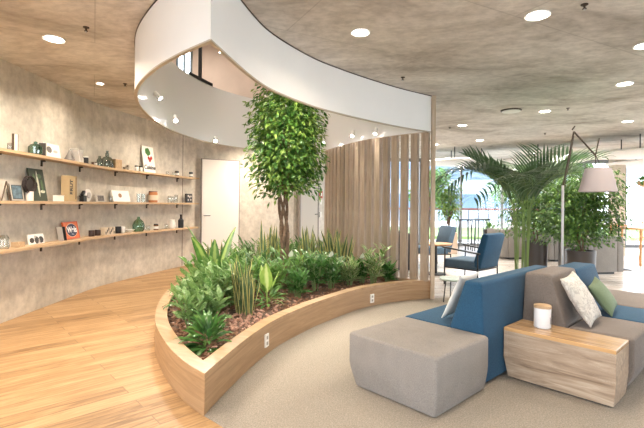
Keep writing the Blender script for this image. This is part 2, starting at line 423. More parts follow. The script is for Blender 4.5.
# ------------------------------------------------------------------ room shell
def slab(name, poly, z0, z1, mat, label):
    b = MB(); b.prism(poly, z0, z1); return struct(b.build(name, mat), label)
XR, YF, YB = 12.0, 15.0, -3.2
slab('floor', [(-4.2,YB-.2),(XR+.2,YB-.2),(XR+.2,YF+.2),(-4.2,YF+.2)], -.2, 0, m_floor, 'honey oak plank floor')
slab('floor_hall', [(1.68,6.5),(XR,7.3),(XR,YF),(.5,YF),(.3,9.6)], .0, .006, m_hall, 'pale greige plank floor of the bright seating hall')
cp = [(-.76,2.83),(-.55,2.64),(-.2,2.2),(.0,1.5),(.1,.5),(.1,YB),(XR,YB),(XR,7.3),(1.68,6.5)]+[(x-.03, y+.05) for x, y in PL_B[2:-2:3]]
slab('floor_carpet', cp, .0, .008, m_carpet, 'speckled beige carpet')

b = MB(); b.strip(WALL[14:], offset(WALL, -.25)[14:], 0, H+.02); struct(b.build('wall_left', m_wall, smooth=50), 'curved raw concrete wall with the three shelves')
b = MB(); b.strip(WALL2, offset(WALL2, -.25), 0, H+.02); struct(b.build('wall_back', m_wall, smooth=50), 'raw concrete wall running behind the tree')
# formwork joints in the concrete
def joint(chain, k, name):
    x, y = chain[k]; x2, y2 = chain[k+1]; t = Vector((x2-x, y2-y, 0)).normalized(); nrm = Vector((t.y, -t.x, 0))
    b = MB(); b.obox((x, y, H/2)+Vector() if False else Vector((x, y, H/2))+nrm*.002, t, nrm, (0,0,1), .012, .006, H-.02)
    struct(b.build(name, simple('joint_dark', (.16, .135, .11), .9)), 'thin formwork joint in the concrete wall', 'trim')
joint(WALL, 76, 'trim_1'); joint(WALL2, 26, 'trim_2')

# ceiling with the drum opening
hole = RG_A[:-1]+RG_B[:-1]
outer = [(-4.2,YB-.2),(XR+.2,YB-.2),(XR+.2,YF+.2),(-4.2,YF+.2)]
def holed(z, mb):
    tri = tessellate_polygon([[Vector((x, y, 0)) for x, y in outer], [Vector((x, y, 0)) for x, y in hole]])
    mb.add([(x, y, z) for x, y in outer+hole], [tuple(t) for t in tri])
b = MB(); holed(H, b); holed(H+.42, b)
n = len(hole)
b.add([(x, y, H) for x, y in hole]+[(x, y, H+.42) for x, y in hole], [(i, (i+1) % n, n+(i+1) % n, n+i) for i in range(n)])
b.add([(x, y, H) for x, y in outer]+[(x, y, H+.42) for x, y in outer], [(i, (i+1) % 4, 4+(i+1) % 4, 4+i) for i in range(4)])
struct(b.build('ceiling', m_ceil), 'raw concrete ceiling with board marks')

# drum skirt
t = thing('ceiling_drum', 'white curved drum skirt hanging from the ceiling above the planter', 'ceiling drum')
dA, dB = inner_loop(RG_A, RG_B, .022)
oA, oB = resample(RG_A, 150), resample(RG_B, 90); iA, iB = resample(dA, 150), resample(dB, 90)
b = MB(); b.strip(iA, oA, 2.505, 3.52, mi=0, mo=1); b.build('back_skirt', [m_drum, m_white], t, smooth=50)
b = MB(); b.strip(iB, oB, 2.505, 3.52, mi=0, mo=1); b.build('front_skirt', [m_drum, m_white], t, smooth=50)
b = MB(); b.strip(offset(iA, .004), offset(oA, -.004), 2.492, 2.505); b.strip(offset(iB, .004), offset(oB, -.004), 2.492, 2.505)
b.build('lower_trim', simple('tan_edge', (.50,.43,.34), .6), t)
b = MB(); b.strip(offset(oA, -.001), offset(oA, -.006), H-.012, H-.001); b.strip(offset(oB, -.001), offset(oB, -.006), H-.012, H-.001)
b.build('shadow_gap', m_dkbrown, t)  # dark strip coloured in for the shade where drum meets ceiling

# upper storey seen through the opening
UZ = H+.42
def wallbox(name, x0, x1, y0, y1, z0, z1, mat, label):
    b = MB(); b.box(x0, x1, y0, y1, z0, z1); return struct(b.build(name, mat), label)
b = MB(); b.box(-7,-4.25,12.5,12.7,UZ,6.5); b.box(-3.8,7,12.5,12.7,UZ,6.5); b.box(-4.25,-3.8,12.5,12.7,UZ,4.3); b.box(-4.25,-3.8,12.5,12.7,6.3,6.5)
struct(b.build('wall_upper_back', m_cream), 'cream upper storey wall seen through the ceiling opening')
wallbox('wall_upper_left', -7.2, -7, -1, 12.7, UZ, 6.5, m_cream, 'cream upper storey side wall')
wallbox('wall_upper_right', 7, 7.2, -1, 12.7, UZ, 6.5, m_cream, 'cream upper storey side wall')
wallbox('wall_upper_front', -7, 7, -1.2, -1, UZ, 6.5, m_cream, 'cream upper storey front wall')
wallbox('ceiling_upper', -7.2, 7.2, -1.2, 12.7, 6.5, 6.6, m_white, 'white ceiling of the upper storey')
b = MB(); b.box(-7.0,-4.2,UZ-.4,UZ,0,0) if False else None
wallbox('floor_upper_landing', -7, -4.2, -1, 12.7, UZ-.05, UZ, m_cream, 'upper storey floor beyond the room below')
m_frame = simple('blue_grey_frame', (.16, .21, .24), .4)
b = MB(); 
for x in (-4.25, -4.05, -3.85): b.box(x, x+.05, 12.42, 12.5, 4.3, 6.3)
b.box(-4.25,-3.8,12.42,12.5,4.3,4.36); b.box(-4.25,-3.8,12.42,12.5,6.24,6.3)
w = struct(b.build('window_1', m_frame), 'tall narrow upper window with blue grey frame')
b = MB(); b.box(-4.2,-3.85,12.45,12.46,4.35,6.25); b.build('pane', m_glass, w)
# dark upright on the drum's far edge
b = MB(); b.box(-2.15,-2.10,7.40,7.45,3.54,5.2); b.bar((-2.21,7.10,3.545),(-2.01,7.78,3.545),.03,.05)
t2 = tag(b.build('steel_upright', m_black), 'dark steel upright standing on the far edge of the white drum', 'post')

# far window wall and right window wall, back wall with windows
def glazed(name, p, q, z0, z1, nm, label, sill=.0, fw=.06):
    p, q = Vector((*p, 0)), Vector((*q, 0)); d = (q-p); L = d.length; d.normalize(); nrm = Vector((d.y, -d.x, 0))
    b = MB()
    for i in range(nm+1):
        c = p+d*(L*i/nm); b.obox(c+Vector((0,0,(z0+z1)/2)), d, nrm, (0,0,1), fw, .1, z1-z0)
    b.obox(p+d*L/2+Vector((0,0,z0+.05)), d, nrm, (0,0,1), L, .09, .10)
    b.obox(p+d*L/2+Vector((0,0,z1-.06)), d, nrm, (0,0,1), L, .09, .12)
    o = struct(b.build(name, simple('window_frame', (.22, .22, .22), .5)), label, 'window')
    g = MB(); g.obox(p+d*L/2+Vector((0,0,(z0+z1)/2)), d, nrm, (0,0,1), L-.1, .01, z1-z0-.2); g.build('pane', m_glass, o)
    return o
glazed('window_2', (.55,YF), (XR,YF), 0, H, 8, 'floor to ceiling glazing at the far end of the hall')
glazed('window_3', (XR,7.0), (XR,YF), 0, H, 5, 'glazed side of the bright hall')
glazed('window_6', (XR,YB), (XR,7.0), 0, H, 6, 'unseen glazing added right of the seating to bring in daylight')  # unseen, glazed so daylight reaches the ceiling
wallbox('wall_front', 2.2, 6.5, YB-.2, YB, 0, 3.1, m_wall, 'unseen concrete wall added behind the viewer to bounce light')  # wall pieces behind the camera, added for light bounce
wallbox('wall_front_right', 6.5, XR, YB-.2, YB, 0, 3.1, m_wall, 'unseen concrete wall added behind the viewer to bounce light')
glazed('window_4', (-3.9,YB-.1), (2.2,YB-.1), 0, 3.04, 4, 'wide window behind the viewer')
glazed('window_5', (-3.75,YB), (-3.75,1.3), 0, 3.04, 3, 'glazing on the left behind the viewer')
b = MB(); b.box(8.45,8.75,12.4,12.7,0,H); struct(b.build('column', simple('column_beige', (.55,.47,.38), .7, noise=.08, nscale=4)), 'beige column in front of the far glazing', 'column')

# door 1
dx = Vector((-2.04+2.84, 10.55-10.10, 0)).normalized(); dn = Vector((dx.y, -dx.x, 0))
t = bpy.data.objects.new('door_1', None); COL.objects.link(t); tag(t, 'tall flush white door in the concrete wall', 'door', kind='structure')
c = Vector((-2.43, 10.24, 0))+dn*.05
b = MB(); b.obox(c+Vector((0,0,1.215)), dx, dn, (0,0,1), .88, .05, 2.43); b.build('door_leaf', m_door, t)
b = MB()
for sgn in (-1, 1): b.obox(c+dx*sgn*.452+dn*-.01+Vector((0,0,1.222)), dx, dn, (0,0,1), .018, .06, 2.445)
b.obox(c-dn*.01+Vector((0,0,2.44)), dx, dn, (0,0,1), .92, .06, .015); b.build('door_frame', simple('grey_frame', (.25,.22,.2), .5), t)
b = MB(); p = c-dx*.38+dn*.03+Vector((0,0,1.12)); b.lathe([(.028,0),(.028,.01)], p, 12); b.tube([p, p+dn*.05, p+dn*.05+dx*.12], .009); b.build('door_handle', m_black, t)
# door 2
d2 = Vector((.5, .87, 0)).normalized(); n2 = Vector((d2.y, -d2.x, 0)); c = Vector((-.46, 12.30, 0))+n2*.1
t = bpy.data.objects.new('door_2', None); COL.objects.link(t); tag(t, 'pale grey door half hidden behind the tree', 'door', kind='structure')
b = MB(); b.obox(c+Vector((0,0,1.03)), d2, n2, (0,0,1), .92, .05, 2.06); b.build('door_leaf', simple('pale_door', (.50,.46,.40), .4), t)
b = MB()
for sgn in (-1, 1): b.obox(c+d2*sgn*.49+Vector((0,0,1.06)), d2, n2, (0,0,1), .05, .07, 2.12)
b.build('door_frame', simple('grey_frame', (.25,.22,.2), .5), t)
b = MB(); p = c+d2*.36+n2*.03+Vector((0,0,1.12)); b.tube([p, p+n2*.05, p+n2*.05-d2*.14], .011); b.build('door_handle', m_black, t)
# devices on the wall by door 2
def wallbit(name, u, z, w, h, mat, label, cat, group=None):
    p = Vector((u[0], u[1], z)); b = MB(); b.obox((0,0,0), d2, n2, (0,0,1), w, .05, h)
    o = b.build(name, mat); o.location = p; return tag(o, label, cat, group)
t = wallbit('fire_alarm_button', (-.055,12.92), 1.70, .20, .22, m_redp, 'red fire alarm call point on the concrete wall beside the slat screen', 'alarm button')
b = MB(); b.obox(n2*.03, d2, n2, (0,0,1), .09, .02, .09); b.build('press_plate', m_paper, t)
wallbit('light_switch', (-.055,12.92), 1.47, .12, .13, m_paper, 'white light switch directly below the red alarm button', 'switch')
wallbit('door_control', (-.055,12.92), 1.10, .10, .16, m_paper, 'small white control plate, lowest on the wall beside the slats', 'switch')

# ------------------------------------------------------------------ planter
t = thing('wooden_planter', 'long leaf shaped built in planter with curved oak sides', 'planter')
iA, iB = inner_loop(PL_A, PL_B, .115)
oA, oB = resample(PL_A, 140), resample(PL_B, 90); nA, nB = resample(iA, 140), resample(iB, 90)
fA, fB = inner_loop(PL_A, PL_B, .03); sA, sB = resample(fA, 140), resample(fB, 90)
b = MB(); b.strip(sA, oA, .0, .255); b.build('left_side', m_planter, t, smooth=50)
b = MB(); b.strip(sB, oB, .0, .255); b.build('front_side', m_planter, t, smooth=50)
b = MB(); b.strip(nA, oA, .255, .282); b.build('left_rim', m_rim, t, smooth=50)
b = MB(); b.strip(nB, oB, .255, .282); b.build('front_rim', m_rim, t, smooth=50)
def socket(pos, tang):
    tx = Vector((*tang, 0)).normalized(); nn = Vector((tx.y, -tx.x, 0))
    b = MB(); b.obox(Vector(pos)+nn*.006, tx, nn, (0,0,1), .072, .012, .118); o = b.build('power_socket', m_paper, t); o['label'] = 'white double power socket set in the front of the planter'
    for dz in (-.026, .026):
        b = MB(); b.obox(Vector(pos)+nn*.0135+Vector((0,0,dz)), tx, nn, (0,0,1), .03, .003, .03); b.build('outlet', simple('socket_grey', (.35,.33,.3), .5), o)
def on_chain(P, y=None, x=None):
    for i in range(len(P)-1):
        a, c = P[i], P[i+1]
        k = 1 if y is not None else 0; val = y if y is not None else x
        if (a[k]-val)*(c[k]-val) <= 0 and a[k] != c[k]:
            r = (val-a[k])/(c[k]-a[k]); return (a[0]+(c[0]-a[0])*r, a[1]+(c[1]-a[1])*r), (a[0]-c[0], a[1]-c[1])
p_, tg = on_chain(PL_B, y=3.98); socket((p_[0], p_[1], .14), tg)
p_, tg = on_chain(PL_B, x=.70); socket((p_[0], p_[1], .11), tg)
loop = nA[:-1]+nB[:-1]
soil_poly = [(x, y) for x, y in (inner_loop(PL_A, PL_B, .035)[0][:-1]+inner_loop(PL_A, PL_B, .035)[1][:-1])]
b = MB(); b.prism(soil_poly, .02, .20); tag(b.build('soil_bed', m_soil), 'dark soil filling the oak planter', 'soil', kind='stuff')
def inside(x, y, P):
    r = False; j = len(P)-1
    for i in range(len(P)):
        if (P[i][1] > y) != (P[j][1] > y) and x < (P[j][0]-P[i][0])*(y-P[i][1])/(P[j][1]-P[i][1])+P[i][0]: r = not r
        j = i
    return r
b = MB(); rr = random.Random(3); k = 0
while k < 3600:
    x, y = rr.uniform(-2, 1.6), 2.9+5.9*rr.random()**1.6
    if not inside(x, y, loop): continue
    k += 1
    a = rr.uniform(0, pi); s = rr.uniform(.012, .03); ax = Vector((cos(a), sin(a), rr.uniform(-.5, .5))).normalized(); ay = ax.cross(Vector((rr.uniform(-.4,.4), rr.uniform(-.4,.4), 1))).normalized(); az = ax.cross(ay)
    peb = (x+.85)**2+(y-4.45)**2 < .16
    b.obox((x, y, .203+rr.random()*.012), ax, ay, az, s*(1.2 if peb else 2), s*.9, s*(.8 if peb else .35), mi=1 if (peb or rr.random() < .12) else 0)
tag(b.build('bark_mulch', [m_chip, m_peb]), 'brown bark chips and clay pebbles scattered over the planter soil', 'mulch', kind='stuff')

# ------------------------------------------------------------------ slat screen and post
t = thing('slat_screen', 'curved screen of upright pale wooden slats at the back of the planter', 'screen')
NS = 19
pts = resample(SL, NS)
for i, (x, y) in enumerate(pts):
    a = pts[max(i-1, 0)]; c = pts[min(i+1, NS-1)]; tx = Vector((c[0]-a[0], c[1]-a[1], 0)).normalized(); nn = Vector((-tx.y, tx.x, 0))
    b = MB(); b.obox((0, 0, 1.379), tx, nn, (0,0,1), .105, .075, 2.212); b.build('slat', m_slat, t, loc=(x, y, 0))
b = MB(); b.box(1.63,1.685,6.40,6.47,0,H-.002); tag(b.build('corner_post', m_post), 'slim pale oak post from floor to ceiling at the tip of the planter', 'post')

# ------------------------------------------------------------------ leaves
def leaf(mb, base, az, el, L, W, droop=.8, segs=5, fold=.25, shape=.45, twist=0, stem=.0, wprof=None, mi=0):
    """a blade growing from base; el elevation at root, bends down by droop radians"""
    p = Vector(base); rows = []
    side = Vector((-sin(az), cos(az), 0))
    for i in range(segs+1):
        t = i/segs; e = el-droop*t*t
        d = Vector((cos(az)*cos(e), sin(az)*cos(e), sin(e)))
        if i: p = p+d*(L/segs)
        if wprof: w = W*wprof(t)
        else:
            if t < stem: w = W*.08
            else:
                q = (t-stem)/(1-stem); w = W*max(.03, (sin(pi*min(1, q**shape*1.0))**.8 if q < 1 else .0))
        nrm = side.cross(d).normalized(); sd = (side*cos(twist*t)+nrm*sin(twist*t))
        rows.append((p-sd*w/2+nrm*fold*w/2, p.copy(), p+sd*w/2+nrm*fold*w/2))
    vs = [v for r in rows for v in r]; fs = []; uvs = []
    for i in range(segs):
        o = i*3; t0, t1 = i/segs, (i+1)/segs
        fs.append((o, o+1, o+4, o+3)); uvs.append(((0,t0),(.5,t0),(.5,t1),(0,t1)))
        fs.append((o+1, o+2, o+5, o+4)); uvs.append(((.5,t0),(1,t0),(1,t1),(.5,t1)))
    mb.add(vs, fs, uvs, mi)

lm_agl = leafmat('aglaonema_leaf', (.07, .17, .04), (.17, .30, .09), speck=(.24, .36, .14))
lm_dark = leafmat('glossy_dark_leaf', (.04, .12, .03), (.11, .25, .06), rough=.25)
lm_mid = leafmat('mid_green_leaf', (.07, .19, .035), (.20, .36, .08))
lm_lime = leafmat('lime_leaf', (.22, .38, .06), (.36, .52, .12), mid=(.62, .70, .30))
lm_san = leafmat('snake_leaf', (.05, .10, .04), (.13, .19, .09), edge=(.62, .55, .20), rough=.4)
lm_nest = leafmat('nest_leaf', (.04, .13, .025), (.10, .22, .045), mid=(.30, .42, .12))
lm_fern = leafmat('fern_leaf', (.05, .13, .03), (.10, .22, .05))
lm_var = leafmat('variegated_leaf', (.10, .22, .05), (.18, .30, .08), edge=(.62, .62, .34))
lm_tree1 = leafmat('tree_leaf', (.03, .10, .015), (.10, .22, .035))
lm_tree2 = leafmat('tree_leaf_light', (.14, .27, .04), (.30, .42, .09))
lm_tree3 = leafmat('ficus_leaf_bright', (.08, .18, .03), (.18, .30, .06))
lm_palm = leafmat('palm_leaf', (.045, .10, .045), (.10, .17, .075), rough=.3)
lm_bg = leafmat('ficus_leaf', (.03, .09, .02), (.10, .19, .045))
m_stem = simple('green_stem', (.16, .24, .07), .5)

def bush(r, n, L, W, el=(20, 80), droop=1.1, mb=None, shape=.6, hub=.25, spread=.04, stem=.2):
    mb = mb or MB()
    for i in range(n):
        az = r.uniform(0, 2*pi); q = r.random(); e = radians(el[0]+(el[1]-el[0])*q)
        z = hub*q*r.uniform(.4, 1); s = spread*r.random()
        leaf(mb, (s*cos(az), s*sin(az), z), az+r.uniform(-.3, .3), e, L*r.uniform(.7, 1.1), W*r.uniform(.8, 1.15), droop*r.uniform(.6, 1.3), 5, .3, shape, r.uniform(-.4, .4), stem)
    return mb
def leafy_stems(r, nst, h, L, W, per=9, lean=.5, droop=.9):
    """several stems carrying leaves all the way up"""
    mb = MB(); sb = MB()
    for i in range(nst):
        az = 2*pi*i/nst+r.uniform(-.4, .4); ln = lean*r.uniform(.3, 1); hh = h*r.uniform(.7, 1)
        top = Vector((cos(az)*ln*hh, sin(az)*ln*hh, hh)); p0 = Vector((cos(az)*.03, sin(az)*.03, 0))
        path = [p0.lerp(top, k/4)+Vector((0,0,.03*sin(pi*k/4))) for k in range(5)]
        sb.tube(path, .006, 5)
        for k in range(per):
            t = .25+.75*k/(per-1); p = p0.lerp(top, t); a = k*2.4+r.uniform(-.3, .3)
            leaf(mb, p, a, radians(20+50*t+r.uniform(-12, 12)), L*r.uniform(.75, 1.1), W*r.uniform(.85, 1.15), droop*r.uniform(.7, 1.3), 5, .3, .6, r.uniform(-.3, .3), .18)
    return mb, sb
def nest(r, n, L, W, el=(45, 85), droop=.5):
    mb = MB()
    for i in range(n):
        az = 2*pi*i/n+r.uniform(-.3, .3); e = radians(r.uniform(*el))
        leaf(mb, (.02*cos(az), .02*sin(az), 0), az, e, L*r.uniform(.6, 1.05), W*r.uniform(.8, 1.1), droop*r.uniform(.4, 1.5), 8, .35, 1, r.uniform(-.5, .5), 0, wprof=lambda t: max(.04, sin(pi*(.08+.9*t))**.7))
    return mb
def snake(r, n, h, W=.055, rad=.08):
    mb = MB()
    for i in range(n):
        a = r.uniform(0, 2*pi); s = rad*sqrt(r.random())
        leaf(mb, (s*cos(a), s*sin(a), 0), r.uniform(0, 2*pi), radians(r.uniform(78, 89)), h*r.uniform(.6, 1), W*r.uniform(.8, 1.1), r.uniform(-.1, .25), 7, .35, 1, r.uniform(-1.4, 1.4), 0, wprof=lambda t: (.55+.45*min(1, t*3))*(1 if t < .75 else max(.02, (1-t)/.25)**.7))
    return mb
def small_palm(r, n, L, per=10, LL=.16, LW=.022):
    mb = MB(); sb = MB()
    for i in range(n):
        az = 2*pi*i/n+r.uniform(-.3, .3); el = radians(r.uniform(45, 82)); p = Vector((0,0,0)); path = [p.copy()]
        for k in range(per):
            e = el-1.1*((k+1)/per)**2; d = Vector((cos(az)*cos(e), sin(az)*cos(e), sin(e))); p = p+d*L/per; path.append(p.copy())
            if k >= 2:
                for sg in (-1, 1):
                    leaf(mb, p, az+sg*.95, e*.6+.15, LL*(1-.5*k/per)*r.uniform(.8, 1.1), LW, .7, 3, .3, .6, 0, 0)
        sb.tube(path, .004, 4)
    return mb, sb

NEXT = [0]
def place_plant(name, mb, mat, x, y, label, cat, sb=None, smat=None, group=None, z=.2, extra=None, rot=None):
    if sb is None:
        o = mb.build(name, mat, smooth=False, loc=(x, y, z)); 
        for p in o.data.polygons: p.use_smooth = True
        tag(o, label, cat, group)
        if extra: extra(o)
        return o
    t = thing(name, label, cat, (x, y, z), 0, group)
    f = mb.build('foliage', mat, t)
    for p in f.data.polygons: p.use_smooth = True
    sb.build('stem', smat or m_stem, t, smooth=True)
    if extra: extra(t)
    return t
R = random.Random(11)
# front, from the corner backwards
place_plant('dracaena', bush(R, 64, .27, .050, (10, 85), 1.0, hub=.15), lm_dark, -.93, 3.56, 'dark green rosette plant nearest the planter corner', 'plant')
place_plant('dracaena', bush(R, 36, .20, .04, (20, 85), 1.0, hub=.12), lm_mid, -1.02, 3.78, 'mid green tufted plant just behind the corner rosette', 'plant')
g_ag = 'silvery light green leafy plants at the left front of the planter'
for (x, y, h) in [(-1.22,4.05,.34),(-1.28,4.42,.38),(-1.08,4.20,.30),(-1.16,4.75,.42),(-1.34,4.95,.42),(-1.35,5.25,.46)]:
    mb, sb = leafy_stems(R, 8, h, .19, .070, 8, .62, .8)
    place_plant('aglaonema', mb, lm_agl, x, y, 'bushy plant with silvery light green leaves at the left front of the planter', 'plant', sb, group=g_ag)
for (x, y, w) in [(-1.36,4.66,'dark small palm leaning over the left rim, nearest the viewer'),(-1.56,5.3,'dark small palm at the left rim beside the silvery leaves'),(-1.66,5.95,'feathery dark palm farthest back along the left rim')]:
    mb, sb = small_palm(R, 13, .34); place_plant('parlor_palm', mb, lm_dark, x, y, w, 'palm', sb)
place_plant('snake_plant', snake(R, 26, .66, .05, .10), lm_san, -.84, 4.70, 'tall clump of yellow edged snake plant blades beside the clay pebbles', 'plant')
mb = bush(R, 40, .26, .04, (10, 80), 1.0, hub=.16)
t = place_plant('dracaena', mb, lm_mid, -.64, 5.10, 'strappy green plant with one broad lime leaf standing up', 'plant')
b = MB(); 
for az, el, L, W in ((-1.6, 84, .50, .15), (2.3, 78, .46, .10), (.3, 75, .42, .09)): leaf(b, (0,0,.03), az, radians(el), L, W, .25, 8, .3, 1, .2, .0, wprof=lambda t: .08 if t < .3 else max(.03, sin(pi*((t-.3)/.7)**.8)**.8))
o = b.build('broad_leaf', lm_lime, t); o['label'] = 'broad lime green leaves standing upright'
g_n = 'nest'
place_plant('birds_nest_fern', nest(R, 6, .98, .17, (64, 84), .6), lm_nest, -1.42, 5.7, 'tallest broad leaved plant, arching leaves in front of the white door', 'plant')
place_plant('birds_nest_fern', nest(R, 7, .80, .16, (55, 80), .5), lm_nest, -1.12, 6.35, 'wide leaved green plant behind the tall snake plant clump', 'plant')
place_plant('birds_nest_fern', nest(R, 9, .50, .12, (40, 80), .6), lm_nest, .50, 6.85, 'broad green leaved plant standing in front of the slat screen', 'plant')
# behind the front line, middle
for (x, y, h, w, lb) in [(-.80,6.6,.85,18,'snake plant clump behind the tree trunk on its left'),(-.22,6.95,.80,18,'dark snake plant clump just right of the tree trunk'),(.08,7.0,.78,20,'pale snake plant clump in front of the leftmost slats'),(.30,6.85,.78,22,'pale snake plant clump at the middle of the slat screen'),(-1.62,6.4,.62,14,'narrow snake plant blades close to the white door')]:
    place_plant('snake_plant', snake(R, w+6, h*1.12, .06, .13), lm_san, x, y, lb, 'plant')
for (x, y, lb, mt, h) in [(-.40,5.75,'bushy green plant in the middle of the planter front',lm_mid,.40),(-.30,5.50,'low dark green plant at the front rim of the planter middle',lm_dark,.24),
        (-.08,5.98,'upright dark green plant right of the planter middle',lm_dark,.40),(.14,6.12,'dark glossy plant with a white bloom near the front rim',lm_dark,.36),
        (.42,6.40,'low plant with cream edged leaves near the front rim',lm_var,.26),(.62,6.60,'glossy low plant in front of the slats',lm_dark,.28),
        (.78,6.48,'tall leafy plant at the right end of the bed',lm_var,.44),(1.02,6.62,'dark low plant at the right tip of the bed',lm_dark,.22),
        (-.62,5.55,'mid green bushy plant in front of the tree trunk',lm_mid,.36)]:
    mb, sb = leafy_stems(R, 9, h*1.22, .18, .052, 10, .5, .9)
    def bloom(t, x=x):
        if x in (.14, -.40, .62):
            b = MB(); b.tube([(0,0,0),(-.02,-.03,h+.12)], .004, 5); b.build('flower_stalk', m_stem, t)
            b = MB(); leaf(b, (-.02,-.03,h+.10), -1.2, 1.1, .12, .07, .4, 5, .5, .7, 0, 0); b.build('flower', simple('white_petal', (.85,.85,.72), .5), t)
    place_plant('peace_lily' if x in (.14, -.40, .62) else 'leafy_shrub', mb, mt, x, y, lb, 'plant', sb, extra=bloom)
gf = 'dense leafy plants filling the back of the planter'
fill = [(-1.62,5.75,.36),(-1.3,6.7,.42),(-1.7,7.0,.4),(-1.0,5.5,.42),(-.95,7.2,.45),(-.5,7.5,.45),(-.55,6.5,.38),(-.1,6.5,.36),(-1.3,7.6,.45),(-.1,7.6,.45),(.2,6.5,.30),(-.9,5.9,.40),(-.75,8.1,.42),(-1.05,5.05,.34),(-.25,6.2,.36),(-.28,8.4,.4),(-.62,8.45,.38)]
for i, (x, y, h) in enumerate(fill):
    mb, sb = leafy_stems(R, 9, h*1.2, .19, .055, 10, .55, .9)
    place_plant('leafy_shrub', mb, (lm_mid, lm_agl, lm_fern)[i % 3], x, y, 'dense leafy plant filling the back and middle of the planter', 'plant', sb, group=gf)

# ------------------------------------------------------------------ indoor trees
def tree(name, label, x, y, z0, trunk_top, crown_c, crown_r, nleaf, L, W, mats, stems=3, rr=None, trunk_r=.022, clear=None, name_cat='tree', shell=.55, boxy=.5, inside_light=None):
    r = rr or random.Random(5)
    t = thing(name, label, name_cat, (x, y, z0))
    tb = MB()
    for s in range(stems):
        path = []
        for k in range(15):
            q = k/14; a = 2*pi*s/stems+q*6.5
            rad = trunk_r*1.5*(1+.6*q**3)
            path.append((rad*cos(a)+.02*sin(q*5), rad*sin(a), trunk_top*q))
        tb.tube(path, [trunk_r*(1.0-.4*k/14) for k in range(15)], 7)
    tb.build('trunk', m_bark, t, smooth=True)
    cx, cy, cz = crown_c; bb = MB(); ends = []
    for k in range(26):
        u = r.uniform(-.8, 1); a = r.uniform(0, 2*pi); rr_ = sqrt(max(0, 1-u*u))
        q = Vector((cx+crown_r[0]*rr_*cos(a)*.85, cy+crown_r[1]*rr_*sin(a)*.85, cz+crown_r[2]*u*.85)); p0 = Vector((0, 0, trunk_top*r.uniform(.82, 1)))
        mid = p0.lerp(q, .5)+Vector((0,0,.06)); bb.tube([p0, mid, q], [.010, .006, .003], 5)
    bb.build('branches', m_bark, t, smooth=True)
    fb = MB(); k = 0
    while k < nleaf:
        v = Vector((r.gauss(0,1), r.gauss(0,1), r.gauss(0,1))).normalized()
        v = Vector([math.copysign(abs(c)**boxy if abs(c) > 0 else 0, c) for c in v]); m_ = max(abs(v.x), abs(v.y), abs(v.z)); v = v*(1/ (v.length*.5+m_*.5))
        s = (shell+(1-shell)*r.random())
        # lumpy outline
        lump = 1+.20*sin(5*v.x+4*v.z+x*3)*cos(4*v.y+3.3*v.z)
        p = Vector((cx+v.x*crown_r[0]*s*lump, cy+v.y*crown_r[1]*s*lump, cz+v.z*crown_r[2]*s*lump))
        az = atan2(v.y, v.x)+r.uniform(-1, 1); el = r.uniform(-.9, .5)
        mi = 0 if r.random() > .35 else 1
        leaf(fb, p, az, el, L*r.uniform(.7, 1.15), W*r.uniform(.8, 1.2), .7, 2, .3, 1, r.uniform(-.8, .8), 0, wprof=lambda q: (.15, 1, .05)[int(round(q*2))], mi=mi)
        k += 1
    f = fb.build('foliage', mats, t)
    return t
tree('ficus_tree', 'round headed green tree with braided trunk growing in the oak planter', -.54, 6.1, .2, 1.55, (.035,0,2.12), (.52,.52,.80), 7000, .100, .046, [lm_tree1, lm_tree2], 4, trunk_r=.030, boxy=.85, shell=.4)

# ------------------------------------------------------------------ shelves with curios
def cum(P):
    L = [0]
    for i in range(len(P)-1): L.append(L[-1]+hypot(P[i+1][0]-P[i][0], P[i+1][1]-P[i][1]))
    return L
WL = cum(WALL)
def wall_at(s, d):
    for i in range(len(WL)-1):
        if WL[i] <= s <= WL[i+1]:
            k = (s-WL[i])/(WL[i+1]-WL[i]); a, b = WALL[i], WALL[i+1]; tx = Vector((b[0]-a[0], b[1]-a[1], 0)).normalized(); n = Vector((tx.y, -tx.x, 0))
            return Vector((a[0]+(b[0]-a[0])*k, a[1]+(b[1]-a[1])*k, 0))+n*d, tx, n
SHZ = (1.985, 1.413, .868)
for nm, z in zip(('top', 'middle', 'bottom'), SHZ):
    ss = [5.5+ (13.17-5.5)*k/90 for k in range(91)]
    A = [wall_at(s, .21)[0].to_2d()[:] for s in ss]; B = [wall_at(s, .006)[0].to_2d()[:] for s in ss]
    t = thing('wall_shelf', {'top': 'top curved oak shelf on the concrete wall', 'middle': 'middle curved oak shelf on the concrete wall', 'bottom': 'lowest curved oak shelf on the concrete wall'}[nm], 'shelf')
    b = MB(); b.strip(A, B, z-.034, z); b.build('board', m_shelf, t)
    for s in (7.25, 8.06, 8.85, 9.79, 10.77, 11.65, 12.65):
        p, tx, n = wall_at(s, .0)
        b = MB(); b.obox(p+n*.030+Vector((0,0,z-.045)), tx, n, (0,0,1), .022, .05, .02); b.obox(p+n*.010+Vector((0,0,z-.075)), tx, n, (0,0,1), .022, .018, .08)
        b.build('bracket', m_dkbrown, t)

def onshelf(k, s, d=.11):
    p, tx, n = wall_at(s, d); p.z = SHZ[k]+.001; return p, atan2(-tx.x, tx.y)+pi/2*0, tx, n
def frame_at(name, k, s, d, label, cat, group=None, turn=0):
    """Empty whose local +X runs along the wall (away from viewer), local -Y faces the room"""
    p, tx, n = wall_at(s, d)
    rz = atan2(tx.y, tx.x)+turn
    return thing(name, label, cat, (p.x, p.y, SHZ[k]+.001), rz, group)
